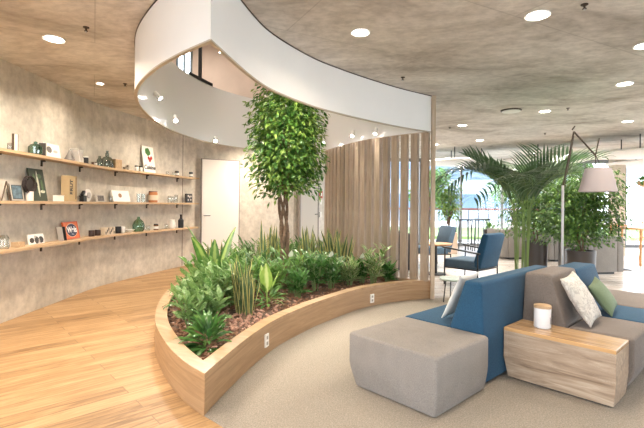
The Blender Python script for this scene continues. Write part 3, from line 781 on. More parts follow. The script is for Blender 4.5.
# local frame: x along the shelf, -y towards the room
def jar(name, k, s, r, h, mat, label, cat='jar', lid=None, lidh=.02, d=.11, neck=None, band=None, group=None, prof=None):
    p, tx, n = wall_at(s, d)
    t = thing(name, label, cat, (p.x, p.y, SHZ[k]+.001), 0, group)
    b = MB(); b.lathe(prof or [(r*.9,0),(r,h*.06),(r,h*.92),(r*.9,h)], n=20); b.build('body', mat, t, smooth=True)
    if lid: 
        b = MB(); b.lathe([(r*.96,0),(r*.96,lidh)], (0,0,h), 20); b.build('lid', lid, t, smooth=True)
    if band:
        b = MB(); b.lathe([(r*1.02,0),(r*1.02,h*.5)], (0,0,h*.22), 20, close=False); b.build('paper_label', band, t, smooth=True)
    return t
def card(name, k, s, w, h, th, mat, label, cat, lean=0.18, d=.09, turn=0, draw=None, frame=None, fw=.012):
    t = frame_at(name, k, s, d, label, cat, turn=turn)
    q = bpy.data.objects.new('tmp', None)
    ca, sa = cos(lean), sin(lean)
    up = Vector((0, sa, ca)); nn = Vector((0, -ca, sa)); ex = Vector((1,0,0))
    base = Vector((0, 0, th*sa*.5+.001))
    bpy.data.objects.remove(q)
    b = MB(); b.obox(base+up*h/2, ex, nn, up, w, th, h); b.build('panel', mat, t)
    if frame:
        b = MB()
        for sg in (-1, 1): b.obox(base+up*h/2+ex*sg*(w/2-fw/2)+nn*(th/2), ex, nn, up, fw, .008, h)
        for z in (fw/2, h-fw/2): b.obox(base+up*z+nn*(th/2), ex, nn, up, w, .008, fw)
        b.build('frame', frame, t)
    if draw: draw(t, base+nn*(th/2+.001), ex, nn, up)
    return t
def patch(t, name, o, ex, nn, up, cx, cz, rx, rz, mat, n=20, sq=False, lab=None):
    """thin shape on a face"""
    b = MB(); vs = []; m = 4 if sq else n
    for dep in (0, .0025):
        for i in range(m):
            a = 2*pi*i/m+(pi/4 if sq else 0); q = sqrt(2) if sq else 1
            vs.append(o+ex*(cx+rx*cos(a)*q)+up*(cz+rz*sin(a)*q)+nn*dep)
    fs = [tuple(range(m))[::-1], tuple(range(m, 2*m))]+[(i, (i+1) % m, m+(i+1) % m, m+i) for i in range(m)]
    b.add(vs, fs); ob = b.build(name, mat, t)
    if lab: ob['label'] = lab
    return ob
def text(t, name, body, o, ex, nn, up, size, mat, bold=0, shear=0, align='CENTER'):
    c = bpy.data.curves.new(name, 'FONT'); c.body = body; c.size = size; c.extrude = .001; c.offset = bold; c.shear = shear; c.align_x = align; c.align_y = 'CENTER'
    ob = bpy.data.objects.new(name, c); COL.objects.link(ob); c.materials.append(mat)
    M = Matrix((( ex.x, up.x, nn.x, o.x), (ex.y, up.y, nn.y, o.y), (ex.z, up.z, nn.z, o.z), (0,0,0,1)))
    me = bpy.data.meshes.new_from_object(ob); bpy.data.objects.remove(ob)
    ob = bpy.data.objects.new(name, me); COL.objects.link(ob); ob.parent = t; ob.matrix_local = M
    return ob
mk = simple
red, orange, navy = mk('tin_red', (.62,.10,.04), .35), mk('tin_orange', (.72,.17,.05), .35), mk('navy_print', (.015,.02,.07), .35)
# --- top shelf
jar('glass_carafe', 0, 8.115, .022, .085, m_jar, 'tiny clear glass beside the white tube, leftmost on the top shelf', 'glass')
t = frame_at('white_tube', 0, 8.206, .11, 'tall white tube between two dark strips on the top shelf', 'tube')
b = MB(); b.lathe([(.026,0),(.026,.20)], n=20); b.build('tube', mk('blush_white', (.80,.72,.64), .5), t, smooth=True)
for sg in (-1, 1): b = MB(); b.box(sg*.033-.004, sg*.033+.004, -.012, .012, 0, .205); b.build('strip', mk('dark_wood_strip', (.09,.06,.04), .5), t)
jar('green_vase', 0, 8.568, .078, .135, m_gjar, 'ribbed green glass jar with a pointed lid on the top shelf', 'jar', prof=[(.06,0),(.078,.02),(.080,.10),(.055,.13),(.02,.145),(.022,.165),(.006,.172)])
def sk(t, o, ex, nn, up):
    patch(t, 'picture', o, ex, nn, up, -.07, .105, .055, .045, mk('sketch_dark', (.16,.15,.14), .6), 9); patch(t, 'picture', o, ex, nn, up, .06, .09, .05, .02, mk('sketch_light', (.5,.48,.44), .6), 7)
card('picture_board', 0, 8.95, .34, .19, .03, m_paper, 'white picture board with a dark sketch leaning on the top shelf', 'picture', draw=sk)
b = frame_at('dark_slab', 0, 8.74, .11, 'narrow dark slab standing beside the white picture board', 'slab'); m = MB(); m.box(-.012,.012,-.02,.06,0,.175); m.build('slab', mk('slab_grey', (.12,.11,.10), .6), b)
jar('cone_vase', 0, 9.31, .07, .12, mk('grey_ceramic', (.22,.21,.20), .5), 'dark grey cone shaped vase on the top shelf', 'vase', prof=[(.065,0),(.07,.02),(.035,.09),(.012,.15),(.012,.155)])
t = frame_at('open_card', 0, 9.50, .11, 'white folded card standing open like a fan on the top shelf', 'card')
for sg, lb in ((-1, m_paper), (1, mk('card_grey', (.42,.40,.37), .6))):
    b = MB(); up = Vector((sg*.35, 0, 1)).normalized(); b.obox(Vector((sg*.012,0,.004))+up*.10, Vector((up.z,0,-up.x)), (0,1,0), up, .008, .12, .20); b.build('flap', lb, t)
jar('salt_shaker', 0, 9.655, .022, .08, mk('cup_white', (.7,.68,.62), .4), 'small white pot beside a taller dark cup, top shelf', 'pot')
jar('dark_cup', 0, 9.765, .038, .10, m_black, 'dark cup with a flat pale lid on the top shelf', 'cup', lid=m_paper)
jar('spice_jar', 0, 9.98, .020, .055, mk('brown_jar', (.10,.06,.04), .3), 'tiny brown jar, first of the tiny pair on the top shelf', 'jar')
jar('spice_jar', 0, 10.075, .020, .065, mk('brown_jar', (.10,.06,.04), .3), 'tiny brown jar with white band beside the grey bottle', 'jar', band=m_paper)
jar('grey_bottle', 0, 10.19, .045, .13, m_ggrey, 'slim smoky grey bottle beside the big glass jar', 'bottle', prof=[(.045,0),(.048,.02),(.046,.10),(.02,.14),(.02,.17)])
jar('glass_demijohn', 0, 10.41, .095, .17, m_ggrey, 'big smoky glass jar with a knob, largest on the top shelf', 'jar', prof=[(.09,0),(.098,.02),(.098,.12),(.06,.175),(.03,.185),(.03,.24),(.018,.25),(.022,.28)])
t = frame_at('wood_caddy', 0, 10.66, .11, 'small pale wooden box right of the big smoky jar', 'box'); b = MB(); b.box(-.085,.085,-.05,.05,0,.155); b.build('box', m_shelf, t); b = MB(); b.box(-.089,.089,-.054,.054,.155,.165); b.build('lid', mk('pinkish', (.62,.45,.35), .5), t)
jar('small_bowl', 0, 10.90, .04, .05, mk('stone_cup', (.30,.27,.23), .5), 'low stone coloured cup between wooden box and white jars', 'cup', prof=[(.025,0),(.04,.05),(.036,.05),(.02,.01)])
jar('grinder', 0, 10.975, .022, .09, mk('stone_cup', (.30,.27,.23), .5), 'slim stone coloured grinder standing by the low cup', 'grinder')
jar('white_jar', 0, 11.21, .035, .085, m_paper, 'white jar with black lid, first of two beside the radish poster', 'jar', lid=m_black)
jar('white_jar', 0, 11.33, .035, .085, m_paper, 'white jar with black lid directly beside the radish poster', 'jar', lid=m_black)
def radish(t, o, ex, nn, up):
    gr = mk('print_green', (.06,.20,.04), .6)
    for cx, cz, rx, rz in ((-.05,.42,.035,.06),(0,.44,.045,.05),(.03,.40,.04,.05),(-.01,.37,.035,.04)): patch(t, 'leaf_print', o, ex, nn, up, cx, cz, rx, rz, gr)
    for cx, cz in ((0,.29),(.05,.275),(.085,.30),(.03,.245)): patch(t, 'radish_print', o, ex, nn, up, cx, cz, .028, .036, mk('print_red', (.42,.04,.03), .6))
    text(t, 'poster_text', 'Cuisine', o+up*.105+nn*.003, ex, nn, up, .115, m_black, .003, .25)
card('radish_poster', 0, 11.62, .35, .52, .012, m_paper, 'white poster of radishes with black script on the top shelf', 'poster', lean=.14, draw=radish, d=.10)
jar('clear_jar', 0, 12.17, .03, .07, m_jar, 'small clear glass right of the radish poster', 'glass')
jar('black_jar', 0, 12.50, .045, .085, m_black, 'dark jam jar with white label, wider of the pair at the shelf end', 'jar', lid=m_black, band=m_paper)
jar('clear_jar', 0, 12.38, .03, .07, m_jar, 'small clear glass beside the wide dark jam jar', 'glass')
jar('black_jar', 0, 13.0, .045, .10, m_black, 'dark jar with white label, last on the top shelf', 'jar', lid=m_black, band=m_paper)
# --- middle shelf
t = frame_at('tabletop_easel', 1, 8.07, .11, 'small dark wooden A shaped easel at the left of the middle shelf', 'easel')
for x in (-.07, .07): b = MB(); b.bar((x,0,0),(0,0,.22),.010); b.build('leg', mk('dark_wood_strip', (.09,.06,.04), .5), t)
def mp_(t, o, ex, nn, up): patch(t, 'picture', o, ex, nn, up, 0, .10, .075, .075, mk('picture_blue', (.10,.16,.20), .5, noise=.6, nscale=18), sq=True)
card('framed_picture', 1, 8.29, .21, .20, .012, mk('frame_black', (.03,.03,.03), .4), 'black framed picture with blue grey image on the middle shelf', 'picture', draw=mp_, frame=mk('frame_pale', (.45,.42,.38), .5), fw=.014)
t = frame_at('wreath_ornament', 1, 8.48, .10, 'round dark twig wreath on a white cylinder, middle shelf', 'ornament')
b = MB(); b.lathe([(.042,0),(.042,.115)], n=20); b.build('base', mk('blush_white', (.80,.72,.64), .5), t, smooth=True)
b = MB(); rw = random.Random(2)
for i in range(26):
    ph = rw.uniform(0, 6.28); R_ = .085+rw.uniform(-.02,.02); ctr = Vector((rw.uniform(-.015,.015), rw.uniform(-.02,.02), .20))
    b.tube([ctr+Vector((cos(ph+a*.35)*R_, rw.uniform(-.006,.006), sin(ph+a*.35)*R_)) for a in range(9)], .006, 5)
b.build('twigs', mk('twig_dark', (.03,.02,.018), .7), t)
b = MB(); b.lathe([(.001,-.01),(.07,-.006),(.07,.006),(.001,.01)], n=20); o = b.build('disc', mk('plum_dark', (.022,.014,.014), .6), t); o.location = (0,.0,.20); o.rotation_euler.x = pi/2
def art(t, o, ex, nn, up):
    w = mk('art_white', (.62,.62,.50), .6); g = mk('art_green', (.10,.16,.08), .6)
    patch(t, 'picture', o, ex, nn, up, .0, .22, .018, .17, w, 8); patch(t, 'picture', o, ex, nn, up, .07, .12, .05, .02, w, 7); patch(t, 'picture', o, ex, nn, up, .04, .32, .05, .03, g, 7)
    patch(t, 'picture', o, ex, nn, up, -.06, .25, .03, .10, g, 9); patch(t, 'picture', o, ex, nn, up, .075, .20, .02, .08, g, 9)
card('dark_artwork', 1, 8.70, .29, .415, .015, mk('art_dark', (.035,.05,.03), .45), 'tall dark green artwork with pale strokes on the middle shelf', 'artwork', draw=art, d=.09)
t = frame_at('white_box', 1, 9.04, .12, 'small plain white box in front of the wall, middle shelf', 'box'); b = MB(); b.box(-.06,.06,-.04,.04,0,.07); b.build('box', m_paper, t); b = MB(); b.box(-.062,.062,-.042,.042,.07,.082); b.build('lid', m_paper, t)
def brn(t, o, ex, nn, up):
    text(t, 'box_text', 'BRUT', o+up*.20+nn*.002-ex*.035, up, nn, -ex, .085, m_black, .003); patch(t, 'stripe', o, ex, nn, up, .08, .185, .008, .155, mk('dark_wood_strip', (.09,.06,.04), .5), sq=True)
card('bottle_box', 1, 9.29, .22, .36, .10, mk('kraft', (.52,.38,.21), .7), 'tall pale wooden bottle box with dark lettering on the middle shelf', 'box', lean=0, d=.12, draw=brn)
jar('drinking_glass', 1, 9.52, .035, .075, m_jar, 'low clear glass between bottle box and round white plate', 'glass')
t = frame_at('desk_clock', 1, 9.83, .11, 'round white dial with grey centre on the middle shelf', 'clock')
for nm, r_, m_, y0 in (('rim', .095, mk('cup_white2', (.78,.75,.72), .4), 0), ('face', .045, mk('dial_grey', (.40,.38,.38), .5), -.016)):
    b = MB(); b.lathe([(r_,-.012),(r_,.012)], n=28); o = b.build(nm, m_, t); o.location = (0, y0, .098); o.rotation_euler.x = pi/2
t = frame_at('dark_block', 1, 9.69, .11, 'small black angular block touching the round white dial', 'block'); b = MB(); b.obox((0,0,.045), (1,0,0), (0,1,0), (0,0,1), .09, .07, .09); b.obox((.0,0,.125), Vector((1,0,1)).normalized(), (0,1,0), Vector((-1,0,1)).normalized(), .09, .04, .03); b.build('block', m_black, t)
def ph(t, o, ex, nn, up): patch(t, 'picture', o, ex, nn, up, .01, .055, .085, .045, mk('photo_dark', (.10,.09,.085), .4, noise=.7, nscale=22), sq=True)
card('framed_photograph', 1, 10.26, .26, .115, .015, mk('frame_greyw', (.45,.42,.38), .5), 'small wide framed dark photograph on the middle shelf', 'picture', draw=ph)
jar('clear_jar', 1, 10.52, .028, .10, m_jar, 'clear glass tube left of the white card box', 'glass')
def emb(t, o, ex, nn, up): patch(t, 'emblem', o, ex, nn, up, -.03, .11, .045, .04, mk('emblem_brown', (.35,.20,.12), .6), 10)
card('white_card_box', 1, 10.84, .44, .20, .03, m_paper, 'white card box with brown emblem leaning on the middle shelf', 'box', lean=.25, draw=emb, d=.09)
for s, lb in ((11.27, 'clear glass, first of the pair left of the copper tin'), (11.40, 'clear glass with dark rim beside the copper tin')):
    jar('drinking_glass', 1, s, .035, .16, m_jar, lb, 'glass', prof=[(.03,0),(.034,.16),(.030,.16),(.026,.01)])
jar('copper_tin', 1, 11.71, .085, .20, mk('copper', (.48,.20,.09), .3, metal=.5), 'copper coloured tin with cream label on the middle shelf', 'tin', lid=mk('copper_lid', (.16,.09,.06), .4), band=mk('cream_label', (.72,.62,.48), .5))
for s, lb, h in ((12.25, 'clear glass, leftmost of three at the shelf end', .14), (12.36, 'clear glass, middle of three at the shelf end', .13), (12.48, 'clear glass nearest the black framed box', .17)):
    jar('drinking_glass', 1, s, .033, h, m_jar, lb, 'glass')
def bx(t, o, ex, nn, up):
    for cx, cz in ((-.045,.06),(.04,.065),(0,.13),(-.04,.15),(.05,.14)): patch(t, 'picture', o, ex, nn, up, cx, cz, .022, .022, mk('tag_grey', (.5,.47,.42), .6), 8)
card('black_shadow_box', 1, 12.95, .20, .20, .04, m_black, 'black framed box with pale dots, last on the middle shelf', 'picture', lean=.05, draw=bx, d=.10)
# --- bottom shelf
jar('plastic_bag', 2, 8.04, .05, .15, m_jar, 'clear crumpled bag at the left end of the lowest shelf', 'bag', prof=[(.045,0),(.055,.03),(.045,.09),(.052,.12),(.03,.16)])
t = frame_at('wood_block', 2, 8.27, .11, 'pale wooden block beside the clear bag on the lowest shelf', 'block'); b = MB(); b.box(-.06,.06,-.04,.04,0,.06); b.build('block', m_shelf, t)
def bw(t, o, ex, nn, up):
    for cx, cz, rx, rz, c in ((-.09,.05,.045,.035,(.04,.035,.03)),(0,.05,.04,.05,(.05,.045,.04)),(.085,.05,.05,.045,(.05,.05,.05)),(-.02,.09,.02,.02,(.5,.47,.42)),(.05,.04,.015,.03,(.55,.5,.45))): patch(t, 'picture', o, ex, nn, up, cx, cz, rx, rz, mk('bw%02d' % int(cx*100+50), c, .5), 7)
card('photo_postcard', 2, 8.64, .30, .125, .012, m_paper, 'black and white photograph standing on the lowest shelf', 'photograph', draw=bw)
for s, m_, lb in ((9.10, mk('card_grey', (.42,.40,.37), .6), 'grey card leaning behind the orange sign'), (9.17, m_black, 'dark card leaning against the orange sign')):
    t = frame_at('leaning_card', 2, s, .11, lb+' on the lowest shelf', 'card'); b = MB(); up = Vector((-.28,0,1)).normalized(); b.obox(Vector((0.03,0,.002))+up*.10, Vector((up.z,0,-up.x)), (0,1,0), up, .012, .07, .20); b.build('card', m_, t)
def sign(t, o, ex, nn, up):
    patch(t, 'white_ring', o, ex, nn, up, .005, .125, .145, .100, mk('sign_cream', (.75,.55,.40), .4), 32); patch(t, 'blue_oval', o+nn*.002, ex, nn, up, .005, .125, .137, .092, navy, 32)
    text(t, 'sign_text', 'Wels', o+up*.13+nn*.006+ex*.005, ex, nn, up, .118, mk('sign_white', (.85,.85,.85), .4), .004)
    text(t, 'sign_small_text', 'Wels', o+up*.065+nn*.006+ex*.01, ex, nn, up, .03, mk('sign_grey', (.4,.42,.5), .4), 0)
card('enamel_sign', 2, 9.44, .38, .25, .02, orange, 'orange sign with navy oval and white lettering on the lowest shelf', 'sign', draw=sign, frame=red, lean=.2)
jar('dark_cup', 2, 9.965, .045, .095, mk('cup_choc', (.05,.03,.025), .3), 'dark cup, left of the pair beside the orange sign', 'cup')
jar('dark_cup', 2, 10.15, .045, .095, mk('cup_choc', (.05,.03,.025), .3), 'dark cup, right of the pair beside the patterned crate', 'cup')
def cr_(t, o, ex, nn, up):
    for i in range(7): patch(t, 'print', o, ex, nn, up, -.11+.037*i, .06+.03*((i*7) % 3-1), .012, .03, mk('print_black', (.04,.03,.03), .5), 6)
card('patterned_crate', 2, 10.42, .29, .12, .09, mk('crate_cream', (.6,.5,.38), .6), 'cream box printed with dark figures on the lowest shelf', 'box', lean=0, draw=cr_, d=.12)
jar('ceramic_pitcher', 2, 10.72, .055, .12, m_black, 'black jar with cream side, left of the white bowl', 'jar')
jar('cream_pot', 2, 10.84, .045, .11, mk('cup_white2', (.78,.75,.72), .4), 'cream pot touching the black jar on the lowest shelf', 'pot')
jar('white_bowl', 2, 11.04, .085, .05, m_paper, 'low white bowl in front of the green bottle', 'bowl', prof=[(.04,0),(.085,.05),(.080,.05),(.035,.008)])
jar('green_demijohn', 2, 11.28, .10, .2, m_gjar, 'round green glass demijohn on the lowest shelf', 'bottle', prof=[(.08,0),(.105,.04),(.108,.12),(.08,.19),(.03,.235),(.025,.27),(.03,.275)])
jar('drinking_glass', 2, 11.55, .04, .10, m_jar, 'clear glass right of the green demijohn', 'glass')
jar('honey_jar', 2, 11.81, .045, .10, mk('brown_amber', (.16,.07,.03), .25), 'amber jar with white label on the lowest shelf', 'jar', lid=m_black, band=m_paper)
jar('drinking_glass', 2, 12.14, .028, .11, m_jar, 'slim clear glass left of the white jug', 'glass')
jar('white_jug', 2, 12.36, .065, .17, m_paper, 'white patterned jug on the lowest shelf', 'jug', prof=[(.05,0),(.07,.05),(.06,.12),(.045,.16),(.055,.19)])
jar('black_bottle', 2, 12.66, .055, .2, m_black, 'black bottle, last on the lowest shelf', 'bottle', prof=[(.055,0),(.058,.02),(.058,.17),(.022,.21),(.022,.27),(.026,.29)])

# ------------------------------------------------------------------ modular seating, frame turned 43 degrees
O = Vector((.745, 2.756, 0)); TH = radians(43)
def seating(name, label, cat, bx, ay=0):
    e2 = Vector((cos(TH), sin(TH), 0)); e1 = Vector((-sin(TH), cos(TH), 0))
    p = O+e2*bx+e1*ay; return thing(name, label, cat, (p.x, p.y, .008), TH)
Zf = -.008+.0
SH = .412
t = seating('ottoman', 'square stone grey upholstered ottoman at the end of the blue sofa', 'ottoman', 0)
b = MB(); b.block(0,.72,0,.78,.012,SH,.022,[(.010,.03,.0,.03,.05),(.03,.024,0,.024,.042),(.14,.005,0,.005,.01),(.19,0,0,0,0)]); b.build('cushion', m_otto, t, smooth=50)
b = MB(); b.box(.08,.70,.08,.70,0,.011); b.build('plinth', m_black, t)
def backrest(x0, x1, yb, ysgn, mat, t, z1=.802, bt=.34, tt=.235):
    """yb: rear plane; leans so the top is thinner on the seat side"""
    L = []
    y0, y1 = (yb, yb+bt) if ysgn > 0 else (yb-bt, yb)
    def lev(z, q, ins=0):
        th = bt+(tt-bt)*q
        a, c = (yb+.02*q, yb+th) if ysgn > 0 else (yb-th, yb-.02*q)
        return (z, x0+.002+ins, x1-.002-ins, a+ins, c-ins)
    L = [lev(.03, 0), lev(SH, .05), lev(z1-.03, 1, 0), lev(z1-.015, 1, .003), lev(z1-.005, 1, .011), lev(z1, 1, .024)]
    b = MB(); b.loft(L, .02); return b.build('backrest', mat, t, smooth=50)
t = seating('modular_sofa', 'long blue modular sofa facing the tree, behind the grey ottoman', 'sofa', .727)
backrest(0, 1.42, .05, 1, m_blue, t, bt=.30, tt=.17)
b = MB(); b.block(0,1.42,.355,.79,.04,SH-.002,.02,[(.035,0,0,0,.06),(.15,0,0,0,.01),(.19,0,0,0,0)]); b.build('seat', m_blue, t, smooth=50)
b = MB(); b.box(.06,1.36,.08,.72,0,.03); b.build('plinth', m_black, t)
# wood side table
t = seating('side_table', 'solid oak block side table between the two rows of seating', 'table', 1.045)
Lz = [(.014,.025,.36,-.720,.01),(.18,0,.36,-.738,.035),(.386,0,.36,-.738,.035)]
b = MB(); b.loft(Lz, .003, 1); b.build('body', m_table, t)
b = MB(); b.loft([(.386,0,.36,-.738,.035),(.409,0,.36,-.738,.035),(.413,.004,.356,-.734,.031)], .003, 1); b.build('table_top', m_tabletop, t)
b = MB(); b.box(.05,.33,-.69,-.02,0,.016); b.build('plinth', m_black, t)
def module(label, bx, w, mat, back=True, name='sofa_module'):
    t = seating(name, label, 'sofa', bx)
    if back: backrest(0, w, .04, -1, mat, t, z1=.825 if mat is m_taupe else .81, bt=.36, tt=.24)
    y1 = -.325 if back else .04
    b = MB(); b.block(.001,w-.001,-.77,y1,.04,SH+.01,.02,[(.035,0,0,.055,0),(.15,0,0,.008,0),(.19,0,0,0,0)]); b.build('seat', mat, t, smooth=50)
    b = MB(); b.box(.05,w-.05,-.68,-.06,0,.035); b.build('plinth', m_black, t)
    return t
module('taupe sofa seat with sloping back beside the oak block table', 1.41, .62, m_taupe)
module('blue sofa seat with sloping back behind the taupe one', 2.035, .62, m_blue)
module('backless taupe seat at the far end of the seating row', 2.66, .90, m_taupe, False, 'sofa_ottoman')

def pillow(w, h, th, mat, name='pillow', parent=None, seed=0, crease=0):
    r = random.Random(seed); n = 14; vs = []; fs = []
    for sd in (-1, 1):
        for i in range(n+1):
            for j in range(n+1):
                u, v = i/n*2-1, j/n*2-1
                f = (max(0, 1-u*u))**.45*(max(0, 1-v*v))**.45
                pin = 1-.06*(1-abs(u))**0*(v*v)*(0) 
                x = u*w/2*(1-.07*(1-v*v)*abs(u)); z = v*h/2*(1-.07*(1-u*u)*abs(v))
                y = sd*(th/2*f+.003)+crease*f*sin(9*u+4*v+seed)*cos(7*v-3*u)
                vs.append((x, y, z))
    m = (n+1)*(n+1)
    for i in range(n):
        for j in range(n):
            a = i*(n+1)+j; fs.append((a, a+1, a+n+2, a+n+1)); a += m; fs.append((a, a+n+1, a+n+2, a+1))
    for i in range(n):
        for (a, c) in ((i, i+1), (n*(n+1)+i, n*(n+1)+i+1)): fs.append((a, c, c+m, a+m))
        for (a, c) in ((i*(n+1), (i+1)*(n+1)), (i*(n+1)+n, (i+1)*(n+1)+n)): fs.append((a, c, c+m, a+m))
    b = MB(); b.add(vs, fs); return b.build(name, mat, parent, smooth=80)
def patterned():
    m, nt, b = nodes('patterned_linen'); L = nt.links; tc = N(nt, 'ShaderNodeTexCoord')
    n = N(nt, 'ShaderNodeTexNoise', Scale=16, Detail=3, Distortion=1.5); L.new(tc.outputs['Object'], n.inputs['Vector'])
    r = ramp(nt, [(.42, (.58,.55,.50)), (.50, (.36,.34,.31)), (.56, (.56,.53,.48))]); L.new(n.outputs['Fac'], r.inputs['Fac'])
    L.new(r.outputs['Color'], b.inputs['Base Color']); b.inputs['Roughness'].default_value = .9
    return m
m_lin = patterned()
e2 = Vector((cos(TH), sin(TH), 0)); e1 = Vector((-sin(TH), cos(TH), 0))
def put(o, bx, ay, z, lean, roll=0, yaw=0):
    p = O+e2*bx+e1*ay
    o.matrix_world = Matrix.Translation((p.x, p.y, z)) @ Matrix.Rotation(TH+yaw, 4, 'Z') @ Matrix.Rotation(lean, 4, 'X') @ Matrix.Rotation(roll, 4, 'Y')
o = pillow(.36, .42, .11, m_lin, 'throw_pillow', seed=3, crease=.006); put(o, 1.62, -.36, .640, radians(-31), radians(-5), 0); tag(o, 'off-white patterned pillow leaning on the taupe backrest', 'pillow')
o = pillow(.34, .31, .10, m_green, 'throw_pillow', seed=5); put(o, 2.16, -.385, .585, radians(-35), radians(-10), 0); tag(o, 'green pillow leaning on the blue backrest behind the patterned one', 'pillow')
o = pillow(.32, .42, .05, mk('ivory_cloth', (.74,.73,.69), .9), 'throw_pillow', seed=8); put(o, 1.0, .395, .632, radians(24), 0, 0); tag(o, 'thin ivory pillow leaning on the seat side of the long blue sofa', 'pillow')
# canister
t = thing('storage_canister', 'white canister with wooden lid standing on the oak block table', 'canister', (1.80, 3.495, .4215))
b = MB(); b.lathe([(.060,0),(.064,.006),(.064,.155),(.060,.158)], n=28); b.build('body', mk('canister_white', (.80,.80,.80), .35), t, smooth=True)
b = MB(); b.lathe([(.066,0),(.066,.018),(.062,.022)], (0,0,.158), 28); b.build('lid', m_shelf, t, smooth=True)
b = MB()
for k in range(6): a = radians(-62+k*7); b.add([(.0648*cos(a+q), .0648*sin(a+q), z) for q, z in ((0,.035),(.09,.035),(.09,.095-.01*(k % 3)),(0,.095-.01*(k % 3)))], [(0,1,2,3)])
b.build('printed_mark', mk('print_grey', (.35,.34,.36), .5), t)

# ------------------------------------------------------------------ floor lamp
t = thing('floor_lamp', 'large adjustable floor lamp with mauve grey fabric shade behind the sofa', 'lamp', (2.72, 4.86, .0))
FX, FY = 0, 0
b = MB(); b.lathe([(.16,0),(.16,.02),(.03,.03)], n=28); b.build('base', m_steel, t, smooth=True).location.z = .007
b = MB(); b.tube([(0,0,.02),(0,0,1.64)], .014); b.build('pole', m_chrome, t, smooth=True)
b = MB(); b.tube([(0,0,1.62),(.12,.0,2.25)], .010); b.tube([(.03,.015,1.62),(.13,.015,2.2)], .004); b.build('lower_arm', m_dkbrown, t, smooth=True)
b = MB(); b.tube([(.12,0,2.25),(.34,-.04,1.98)], .010); b.tube([(.10,0,2.27),(.13,0,2.31)], .008); b.tube([(.34,-.04,1.98),(.375,-.05,2.17)], .007); b.tube([(.34,-.04,1.98),(.34,-.05,1.80)], .004); b.tube([(.34,-.04,1.98),(.37,-.06,1.9),(.36,-.05,1.84)], .004); b.build('upper_arm', m_dkbrown, t, smooth=True)
b = MB(); c = (.365,-.05,1.57)
b.lathe([(.190,0),(.128,.262)], c, 36, close=False); b.lathe([(.187,.001),(.125,.261)], c, 36, close=False)
o = b.build('shade', mk('shade_fabric', (.36,.32,.325), .8), t, smooth=True)
b = MB(); b.tube([(c[0]-.135,c[1],1.815),(c[0]+.135,c[1],1.815)], .004); b.tube([(c[0],c[1],1.72),(c[0],c[1],1.83)], .018); b.build('lamp_holder', m_steel, t)
b = MB(); b.lathe([(.01,0),(.035,.03),(.04,.06),(.02,.11)], (c[0],c[1],1.62), 16); b.build('bulb', mk('bulb_frosted', (.85,.84,.8), .3), t, smooth=True)

# second thin stand
t = thing('floor_stand', 'thin black stand with flat square base by the grey sofa', 'stand', (6.63, 9.6, .006))
b = MB(); b.box(-.22,.22,-.12,.12,0,.02); b.build('base', m_black, t); b = MB(); b.tube([(0,0,.02),(0,0,1.22)], .018); b.build('pole', m_black, t)

# ------------------------------------------------------------------ mint side table
t = thing('small_side_table', 'small mint table with thin dark legs beyond the blue sofa', 'table', (1.85, 6.1, .008))
b = MB(); b.lathe([(.15,0),(.17,.012),(.17,.03)], (0,0,.34), 28); b.build('table_top', mk('mint', (.52,.62,.54), .4), t, smooth=True)
for k in range(3):
    a = k*2.09+2.2; b = MB(); b.tube([(.10*cos(a),.10*sin(a),.34),(.14*cos(a),.14*sin(a),0)], .009); b.build('leg', m_black, t)

# ------------------------------------------------------------------ armchairs
def armchair(label, loc, rz, seatm, backm, group=None, arms=True):
    """faces local -X"""
    t = thing('armchair', label, 'armchair', loc, rz, group); t.scale = (1.06,)*3
    b = MB(); b.block(-.34,.26,-.30,.30,.30,.43,.03); b.build('seat', seatm, t, smooth=50)
    b = MB(); up = Vector((.28,0,1)).normalized(); n_ = Vector((up.z,0,-up.x))
    c = Vector((.25,0,.34))+up*.27; 
    b.loft([(-.28,-.06,.06,-.29,.29),(-.27,-.07,.07,-.30,.30),(.25,-.055,.055,-.30,.30),(.28,-.035,.035,-.285,.285)], .03); o = b.build('backrest', backm, t, smooth=50); o.location = c; o.rotation_euler.y = atan2(.28, 1)
    for sy in (-1, 1):
        for x in (-.30, .30):
            b = MB(); b.tube([(x,sy*.33,0),(x*.97,sy*.33,.60 if (arms and x < 0) else .56 if arms else .3)], .012); b.build('leg', m_black, t)
        if arms:
            b = MB(); b.obox((.0,sy*.33,.59), Vector((1,0,-.10)).normalized(), (0,1,0), Vector((.10,0,1)).normalized(), .66, .045, .022); b.build('armrest', mk('arm_dark', (.04,.035,.03), .4), t)
    b = MB(); b.box(-.30,.30,-.325,.325,.28,.30); b.build('frame', m_black, t)
    return t
armchair('slate blue armchair with thin dark armrests, seen from behind', (2.66,7.65,.006), radians(-48), m_bluegrey, m_blue)
armchair('dark blue armchair partly behind the oak post', (2.52,9.9,.006), radians(10), m_bluegrey, m_bluegrey, arms=False)
t = thing('coffee_table', 'small round pale wooden table beside the oak post', 'table', (2.33,8.75,.006))
b = MB(); b.lathe([(.30,0),(.32,.03)], (0,0,.60), 28); b.build('table_top', m_orange, t, smooth=True); b = MB(); b.tube([(0,0,.02),(0,0,.60)], .025); b.lathe([(.2,0),(.2,.02)], n=24); b.build('pedestal', m_black, t)
def boxsofa(label, x, y, rz, w, d, h, mat, sidem=None):
    t = thing('lounge_sofa', label, 'sofa', (x, y, .006), rz)
    b = MB(); b.block(-w/2,w/2,d/2-.22,d/2,.05,h,.03); b.build('backrest', mat, t, smooth=50)
    for sg in (-1, 1):
        b = MB(); xx = sorted((sg*(w/2+.002), sg*(w/2+.16))); b.block(xx[0],xx[1],-d/2,d/2,.05,h,.03); b.build('armrest', mat, t, smooth=50)
    b = MB(); b.block(-w/2+.001,w/2-.001,-d/2,d/2-.225,.05,.42,.03); b.build('seat', mat, t, smooth=50)
    b = MB(); b.box(-w/2+.04,w/2-.04,-d/2+.04,d/2-.04,0,.05); b.build('plinth', m_black, t)
    return t
